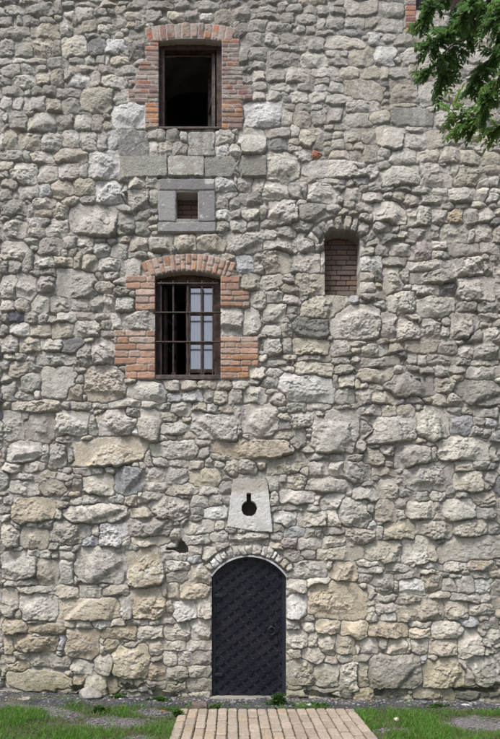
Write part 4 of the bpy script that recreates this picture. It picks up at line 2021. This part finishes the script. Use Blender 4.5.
# ------------------------------------------------------------------ grass
def leafmat(name, transl=.35): 
    m = attr_mat(name, rough=.5, bump=0, speck=.12, sscale=60, transl=transl); m.node_tree.nodes['Principled BSDF'].inputs['Specular IOR Level'].default_value = .35; return m
M_GRASS = leafmat('grass_blade', .5); M_LEAF = leafmat('ash_leaf', .5)
def blades(n, x, y, z, h, wd, lean, hue, seed):
    r = np.random.RandomState(seed)
    a = r.uniform(0, 2 * np.pi, n); l = lean * h * r.uniform(.2, 1.3, n); b = r.uniform(0, 2 * np.pi, n)
    dx, dy = np.cos(a), np.sin(a); bx2, by2 = np.cos(b) * wd / 2, np.sin(b) * wd / 2
    V = np.zeros((n, 7, 3), np.float32)
    for k, (f, wv) in enumerate(((0, 1.0), (.45, .85), (.8, .5))):
        cx = x + dx * l * f ** 2; cy = y + dy * l * f ** 2; cz = z + h * (f - .22 * f * f * np.minimum(1, lean))
        V[:, 2 * k, 0] = cx - bx2 * wv; V[:, 2 * k, 1] = cy - by2 * wv; V[:, 2 * k, 2] = cz
        V[:, 2 * k + 1, 0] = cx + bx2 * wv; V[:, 2 * k + 1, 1] = cy + by2 * wv; V[:, 2 * k + 1, 2] = cz
    V[:, 6, 0] = x + dx * l; V[:, 6, 1] = y + dy * l; V[:, 6, 2] = z + h * (1 - .22 * np.minimum(1, lean))
    o = (np.arange(n) * 7)[:, None]
    F = np.concatenate([o + np.array([[0, 1, 3]]), o + np.array([[0, 3, 2]]), o + np.array([[2, 3, 5]]), o + np.array([[2, 5, 4]]), o + np.array([[4, 5, 6]])], 0)
    Cg = np.repeat(hue[:, None, :], 7, 1).reshape(-1, 3)
    return V.reshape(-1, 3), F, Cg
def grass_hue(n, r, dry=.12):
    t = r.rand(n)[:, None]; c = np.array((.095, .23, .035)) * (1 - t) + np.array((.19, .41, .07)) * t
    d = (r.rand(n) < dry)[:, None]; c = np.where(d, np.array((.26, .23, .10)), c)
    return c * r.uniform(.75, 1.2, (n, 1))
rg = np.random.RandomState(21); N = 230000
x = rg.uniform(-4.4, 4.4, N); y = rg.uniform(-2.6, -.10, N)
gmk = gravel_mask(x, y); tm = tuft_mask(x, y)
den = np.clip(1.05 - 1.25 * gmk, 0.15, 1) * np.where(y > -.40, np.clip(.16 + (tm - .02) * 1.8, .02, .85) * np.clip((-y - .02) / .3, .25, 1), np.clip(.7 + tm * 1.1, .18, 1))
right = x > 0
den = den * np.where(right, 1.0, .72)
den[(x > PXL + .012) & (x < PXR - .012) & (y < PY1 - .006)] = 0
den[(x > -.5) & (x < .46) & (y > -.42)] *= .25
kk = rg.rand(N) < den; x, y, gmk, tm = x[kk], y[kk], gmk[kk], tm[kk]; n = len(x)
h = rg.uniform(.022, .075, n) * (1 + .7 * np.clip(tm, -.5, .8)) * np.where(gmk > .3, .7, 1) * np.where(y > -.4, .75, 1)
V, Fgr, Cg = blades(n, x, y, gz_np(x, y), h, rg.uniform(.003, .006, n), .7, grass_hue(n, rg), 3)
o = np_mesh('grass', V, Fgr, Cg, M_GRASS, smooth=False); tag(o, 'patchy green grass growing beside the paved path', 'grass', kind='stuff')
# clover and small broad leaves among the grass
N = 9000; x = rg.uniform(-3.8, 3.8, N); y = rg.uniform(-2.2, -.3, N)
ok = ((x < PXL - .02) | (x > PXR + .02)) & (gravel_mask(x, y) < .35) & (fbm(x * 2, y * 2, 515, 3) > .05); x, y = x[ok], y[ok]
cl = MB()
def leaflet(mb, p, d, up, ln, wd, col, fold=.25):
    s = d.cross(up); s = s.normalized() if s.length > 1e-5 else Vector((1, 0, 0)); nn = s.cross(d).normalized()
    mb.add([p, p + d * ln * .35 + s * wd * .5 + nn * wd * fold, p + d * ln * .7 + s * wd * .40 + nn * wd * fold * .8 - nn * ln * .04, p + d * ln - nn * ln * .12, p + d * ln * .7 - s * wd * .40 + nn * wd * fold * .8 - nn * ln * .04, p + d * ln * .35 - s * wd * .5 + nn * wd * fold, p + d * ln * .5],
           [(0, 1, 6), (1, 2, 6), (2, 3, 6), (3, 4, 6), (4, 5, 6), (5, 0, 6)], col)
for a, b in zip(x, y):
    z = gz(a, b) + random.uniform(.012, .03); a0 = random.uniform(0, 6.3); t = random.random(); c = (.05 + .05 * t, .13 + .08 * t, .03)
    for q in range(3):
        t = a0 + q * 2.1; leaflet(cl, Vector((a, b, z)), Vector((math.cos(t), math.sin(t), random.uniform(-.1, .4))).normalized(), Vector((0, 0, 1)), random.uniform(.010, .018), .011, c, .1)
o = cl.build('clover', M_GRASS, colors=True); tag(o, 'low broad leaved clover between the grass blades', 'clover', kind='stuff')

# weeds one can tell apart at the foot of the wall and along the path
def weed(px, py, w, h, n, label, name='weed', dark=1.0, group=None):
    d = FPX * CAMZ / (py - HY); x0 = CAMX + (px - CX) * d / FPX; y0 = min(d - D, -.03); z0 = gz(x0, y0)
    mb = MB(); r = random.Random(int(px * 7 + py))
    for k in range(n):
        a = r.uniform(0, 6.28); rad = abs(r.gauss(0, .5)); x, y = rad * w * math.cos(a), max(-.12, min(.12, rad * w * .35 * math.sin(a)))
        if y0 + y > -.015: y = -.015 - y0
        hh = h * r.uniform(.35, 1.05) * (1 - .45 * min(1, rad)); top = Vector((x + r.uniform(-.04, .04), y + r.uniform(-.05, .02), hh))
        t = r.random(); c = (dark * (.035 + .06 * t), dark * (.10 + .11 * t), dark * (.02 + .02 * t))
        mb.tube([(x, y, -.01), ((x + top.x) / 2 + r.uniform(-.01, .01), (y + top.y) / 2, hh * .55), top], [.0022, .0018, .001], 4, col=(.06, .12, .03), cap=False)
        for q in range(r.randint(4, 7)):
            f = r.uniform(.35, 1); p = Vector((x, y, 0)).lerp(top, f); b = r.uniform(0, 6.28)
            leaflet(mb, p, Vector((math.cos(b), math.sin(b), r.uniform(-.1, .7))).normalized(), Vector((0, 0, 1)), r.uniform(.022, .05), r.uniform(.010, .02), c)
    o = mb.build(name, M_GRASS, colors=True); o.location = (x0, y0, z0); tag(o, label, 'weed', group); return o
weed(279, 704, .14, .16, 90, 'largest leafy green weed, at the right foot of the black door')
weed(318, 705, .17, .055, 46, 'low spreading weed against the wall, between the black door and the path corner')
weed(160, 701, .16, .06, 60, 'low broad weed at the wall foot, under the dark hollow left of the door')
weed(177, 714, .07, .07, 34, 'leafy weed overhanging the far left corner of the paved path')
weed(116, 700, .12, .06, 24, 'small weed at the wall foot beside the pale rock', dark=.9)
weed(214, 706, .07, .035, 16, 'tiny weed in front of the left edge of the black door')
weed(438, 704, .26, .05, 44, 'sprawling low weed under the right half of the wall, nearest the white scrap')
weed(100, 712, .11, .075, 36, 'bright tuft of weed standing in the dark slate strip on the left')

# loose stones and litter
def rock(px, py, w, h, col, label, cat='stone', name='loose_stone', yoff=None, seed=0):
    d = FPX * CAMZ / (py - HY); x0 = CAMX + (px - CX) * d / FPX; y0 = min(d - D, -.04 - w * .3)
    if yoff is not None: y0 = yoff
    import bmesh
    bm = bmesh.new(); bmesh.ops.create_icosphere(bm, subdivisions=3, radius=1); r = random.Random(seed)
    pl = [(Vector((r.uniform(-1, 1), r.uniform(-1, 1), r.uniform(-.6, 1))).normalized(), r.uniform(.55, .9)) for k in range(9)]
    for v in bm.verts:
        p = v.co.copy()
        for n, c in pl:
            e = p.dot(n) - c
            if e > 0: p -= n * e * .92
        v.co = Vector((p.x * w / 2, p.y * w * .38, p.z * h / 2 + h * .3))
    me = bpy.data.meshes.new(name); bm.to_mesh(me); bm.free(); me.materials.append(mat(name + '_skin', col, .9, bump=.7, bscale=40, var=.22, vscale=25))
    o = bpy.data.objects.new(name, me); COL.objects.link(o); o.location = (x0, y0, gz(x0, y0) + .008); tag(o, label, cat)
rock(395.8, 718.5, .065, .045, (.55, .50, .42), 'small pale stone lying in the grass right of the paved path', seed=1)
rock(466, 702, .10, .03, (.62, .62, .60), 'flat white scrap of stone on the dark strip at the wall foot', seed=2)
rock(120.5, 701.5, .05, .03, (.60, .60, .57), 'little white stone on the dark strip left of the door', seed=3)
rock(78, 704.5, .055, .025, (.42, .33, .24), 'small tan stone lying on the dark slate strip', seed=4)
rock(97, 695, .27, .17, (.30, .285, .255), 'grey rock leaning against the foot of the wall left of the door', name='rock', seed=5)
rock(309.5, 704.5, .09, .04, (.52, .51, .48), 'pale stone beside the low weed right of the door', seed=6)
rock(24, 703, .17, .022, (.36, .33, .27), 'flat buff stone sunk in the strip on the far left', seed=8)
kb = MB(); a0 = CAMX + (191 - CX) * 5.62 / FPX; a1 = CAMX + (207 - CX) * 5.62 / FPX
kb.box((a0, -.40, -.05), (a1, -.25, .028), bev=.008, jit=.005); o = kb.build('kerb_stone', mat('red_brown_stone', (.16, .12, .115), .9, bump=.6, bscale=40, var=.3, vscale=20)); tag(o, 'reddish brown kerb stone at the far left corner of the path', 'kerb stone')
lf = MB()
for k in range(2): leaflet(lf, Vector((0, 0, .03 + .004 * k)), Vector((.9, -.3 + .6 * k, .15)).normalized(), Vector((0, 0, 1)), .06, .035, (.38, .24, .13))
d = FPX * CAMZ / (714 - HY); o = lf.build('dead_leaf', M_GRASS, colors=True); o.location = (CAMX + (160 - CX) * d / FPX, d - D, gz(-.8, -.5)); tag(o, 'curled brown dead leaf on the grass beside the path', 'leaf')

# ------------------------------------------------------------------ ash tree hanging in from the right
tree = tag(empty('ash_tree', (5.05, -3.2, -.03)), 'green ash tree whose leafy twigs hang in front of the upper right of the wall', 'tree')
M_BARK = mat('ash_bark', (.075, .062, .05), .9, bump=.9, bscale=25, var=.4, vscale=12)
def L3(X, Y, y): return Q(X + 4, Y - 3, y - 1.2)
bk = MB()
bk.tube([(5.05, -3.2, -.1), (5.02, -3.18, 1.0), (5.10, -3.15, 2.6), (5.0, -3.1, 4.3), (4.92, -3.0, 6.0), (5.0, -2.9, 8.0), (5.1, -2.9, 10.0)], [.20, .155, .14, .125, .105, .07, .03], 12)
part(bk, 'trunk', M_BARK, tree, smooth=True)
limbs = []; twigs = []
def limb(pts, r0, r1): limbs.append((pts, r0, r1))
def twig(pts, lo=.2): twigs.append((pts, lo))
limb([Vector((4.93, -3.0, 5.2)), Vector((4.1, -2.8, 5.7)), Vector((3.0, -2.4, 5.75)), L3(548, 20, -1.0), L3(520, -40, -.95), L3(480, -75, -.9)], .06, .018)
limb([Vector((4.97, -3.05, 4.5)), Vector((4.0, -2.8, 4.9)), Vector((3.0, -2.4, 4.95)), L3(560, 120, -1.0), L3(520, 88, -.9), L3(497, 103, -.85)], .045, .010)
limb([Vector((4.93, -2.97, 5.7)), Vector((4.2, -2.6, 6.2)), Vector((3.2, -2.1, 6.2)), L3(540, -20, -.7), L3(500, -10, -.62)], .045, .012)
twig([L3(520, -40, -.95), L3(488, 2, -.9), L3(462, 26, -.85), L3(440, 40, -.82), L3(424, 52, -.8)])
twig([L3(500, -10, -.62), L3(480, 24, -.6), L3(462, 42, -.58), L3(446, 66, -.56), L3(442, 84, -.55)])
twig([L3(497, 103, -.85), L3(482, 116, -.85), L3(470, 124, -.83), L3(456, 122, -.8), L3(447, 112, -.8)], .1)
twig([L3(482, 116, -.85), L3(472, 128, -.8), L3(462, 133, -.75), L3(452, 136, -.7)], .2)
twig([L3(548, 20, -1.0), L3(512, 52, -.95), L3(488, 62, -.9), L3(474, 78, -.85), L3(470, 90, -.8)])
twig([L3(512, 52, -.95), L3(495, 80, -1.0), L3(484, 98, -1.0), L3(480, 108, -1.0)])
twig([L3(480, -75, -.9), L3(458, -30, -.85), L3(440, 2, -.8), L3(426, 14, -.75), L3(420, 26, -.7)])
twig([L3(480, -75, -.9), L3(476, -35, -.8), L3(466, -2, -.75), L3(456, 18, -.7), L3(447, 26, -.7)])
twig([L3(520, -40, -.95), L3(508, -10, -1.1), L3(496, 10, -1.2), L3(488, 26, -1.2)])
twig([L3(500, -10, -.62), L3(494, 20, -.7), L3(498, 44, -.7), L3(494, 60, -.7)])
twig([L3(462, 42, -.58), L3(446, 50, -.7), L3(432, 66, -.72), L3(424, 74, -.72)])
twig([L3(446, 66, -.56), L3(440, 78, -.6), L3(436, 90, -.6)], .2)
twig([L3(520, 88, -.9), L3(510, 110, -.95), L3(500, 126, -1.0), L3(490, 132, -1.0)])
twig([L3(520, -40, -.95), L3(500, -30, -.8), L3(480, -8, -.9), L3(470, 6, -1.0), L3(462, 12, -1.0)])
rt = random.Random(4)
for a_, b_ in (((4.1, -2.8, 5.7), (3.3, -2.6, 5.3)), ((3.6, -2.6, 5.75), (2.9, -2.9, 5.45)), ((3.0, -2.4, 5.75), (2.75, -2.0, 5.35)), ((4.0, -2.8, 4.9), (3.3, -2.5, 4.5)), ((3.0, -2.4, 4.95), (2.85, -2.8, 4.6)), ((3.5, -2.6, 4.95), (3.1, -2.9, 5.2)), ((3.4, -2.2, 6.2), (2.9, -2.5, 6.4)), ((2.7, -2.2, 5.6), (2.5, -2.5, 5.25))):
    a_, b_ = Vector(a_), Vector(b_); twig([a_, (a_ + b_) / 2 + Vector((0, -.05, .12)), b_, b_ + Vector((-.15, 0, -.25))], .15)
for k in range(26):       # the rest of the crown, outside the photograph
    a = Vector((4.95, -3.0, rt.uniform(5.0, 9.6))); b = a + Vector((rt.uniform(-1.2, 1.8), rt.uniform(-1.8, .6), rt.uniform(.2, 1.0)))
    if b.x < 4.2: b.x = 4.2 + rt.random() * .5
    limb([a, (a + b) / 2 + Vector((0, 0, .15)), b], .03, .012)
    for q in range(3): twig([b, b + Vector((rt.uniform(-.1, .5), rt.uniform(-.5, .3), rt.uniform(-.3, .2))), b + Vector((rt.uniform(-.2, .8), rt.uniform(-.8, .4), rt.uniform(-.6, .1)))], .1)
def smooth_path(pts, n=6):
    out = []
    for i in range(len(pts) - 1):
        p0 = pts[max(0, i - 1)]; p1 = pts[i]; p2 = pts[i + 1]; p3 = pts[min(len(pts) - 1, i + 2)]
        for k in range(n):
            t = k / n; out.append(.5 * ((2 * p1) + (p2 - p0) * t + (2 * p0 - 5 * p1 + 4 * p2 - p3) * t * t + (3 * p1 - p0 - 3 * p2 + p3) * t ** 3))
    return out + [pts[-1]]
bb = MB()
for pts, r0, r1 in limbs:
    sp = smooth_path(pts); n = len(sp); bb.tube(sp, [r0 + (r1 - r0) * i / (n - 1) for i in range(n)], 7)
tree_f = MB()
def compound(p, d, ln, col, r):
    up = Vector((0, 0, 1)); n = r.randint(4, 6); tip = p
    pts = []; dd_ = d.normalized()
    for k in range(n + 2):
        pts.append(tip.copy()); tip = tip + dd_ * ln / (n + 1); dd_ = (dd_ + Vector((0, 0, -.05))).normalized()
    tree_f.tube(pts, [.0022] * len(pts), 3, col=(.08, .13, .04), cap=False)
    side = dd_.cross(up); side = side.normalized() if side.length > .05 else Vector((1, 0, 0))
    side = (side + Vector((r.uniform(-.3, .3), r.uniform(-.3, .3), r.uniform(-.3, .3)))).normalized()
    for k in range(1, n + 1):
        for s in (-1, 1):
            dv = (side * s * .9 + dd_ * .5 + Vector((r.uniform(-.2, .2), r.uniform(-.25, .25), -.06 + r.uniform(-.15, .15)))).normalized()
            c = tuple(v * r.uniform(.85, 1.15) for v in col)
            leaflet(tree_f, pts[k], dv, up, ln * r.uniform(.30, .40), ln * r.uniform(.15, .20), c, .10)
    leaflet(tree_f, pts[-1], dd_, up, ln * .38, ln * .15, col, .12)
for pts, lo in twigs:
    sp = smooth_path(pts); n = len(sp); bb.tube(sp, [.007 - .005 * i / (n - 1) for i in range(n)], 5)
    far = pts[-1].x > 2.3
    tot = sum((sp[i + 1] - sp[i]).length for i in range(n - 1)); m = int(tot / (.06 if far else .0155))
    for k in range(m):
        f = lo + (1 - lo) * (k + rt.random()) / m; i = min(int(f * (n - 1)), n - 2); p = sp[i].lerp(sp[i + 1], f * (n - 1) - i); t = (sp[i + 1] - sp[i]).normalized()
        d = (t * rt.uniform(.1, 1.0) + Vector((rt.uniform(-1, 1), rt.uniform(-1, 1), rt.uniform(-.9, .5)))).normalized()
        y_ = rt.random(); c = (.075 + .065 * y_ * y_, .148 + .11 * y_ * y_, .045 + .026 * y_)
        if not far and pts[-1].z < 4.95 and pts[-1].x < 2.0: c = (c[0] * 1.35 + .01, c[1] * 1.3 + .01, c[2] * 1.1)  # lower clump: light falling on it is put into a brighter leaf colour
        compound(p, d, rt.uniform(.11, .20) * (1.3 if far else .66), c, rt)
part(bb, 'branch', M_BARK, tree, smooth=True)
part(tree_f, 'foliage', M_LEAF, tree, colors=True)

# ================================================================== LIGHT AND CAMERA
W = bpy.data.worlds.new('World'); SC.world = W; W.use_nodes = True
nt = W.node_tree; bg = nt.nodes['Background']; sky = nt.nodes.new('ShaderNodeTexSky'); sky.sky_type = 'NISHITA'; sky.sun_disc = False
EL, AZ = math.radians(58), math.radians(40)        # sun high in front of the wall, a little to the left
SD = Vector((-math.sin(AZ) * math.cos(EL), -math.cos(AZ) * math.cos(EL), math.sin(EL)))
sky.sun_elevation = EL; sky.sun_rotation = math.atan2(SD.x, SD.y)
sky.air_density = 1.0; sky.dust_density = 4.0; sky.ozone_density = 1.0
nt.links.new(sky.outputs[0], bg.inputs[0]); bg.inputs[1].default_value = .071
sun = bpy.data.lights.new('sun', 'SUN'); sun.energy = 1.5; sun.angle = math.radians(16); sun.color = (1, .975, .945)
so = bpy.data.objects.new('sun', sun); COL.objects.link(so); so.rotation_euler = (-SD).to_track_quat('-Z', 'Y').to_euler(); so.location = SD * 30
cam = bpy.data.cameras.new('camera'); co = bpy.data.objects.new('camera', cam); COL.objects.link(co)
co.location = (CAMX, -D, CAMZ); co.rotation_euler = (math.radians(90), 0, 0)
cam.sensor_fit = 'VERTICAL'; cam.sensor_height = 36; cam.lens = 36 * FPX / 739
cam.shift_x = (250 - CX) / 739; cam.shift_y = (HY - 369.5) / 739; cam.clip_end = 3000; cam.clip_start = .05
SC.camera = co
SC.view_settings.view_transform = 'Standard'; SC.view_settings.look = 'None'; SC.view_settings.gamma = 1; SC.view_settings.exposure = 1.22
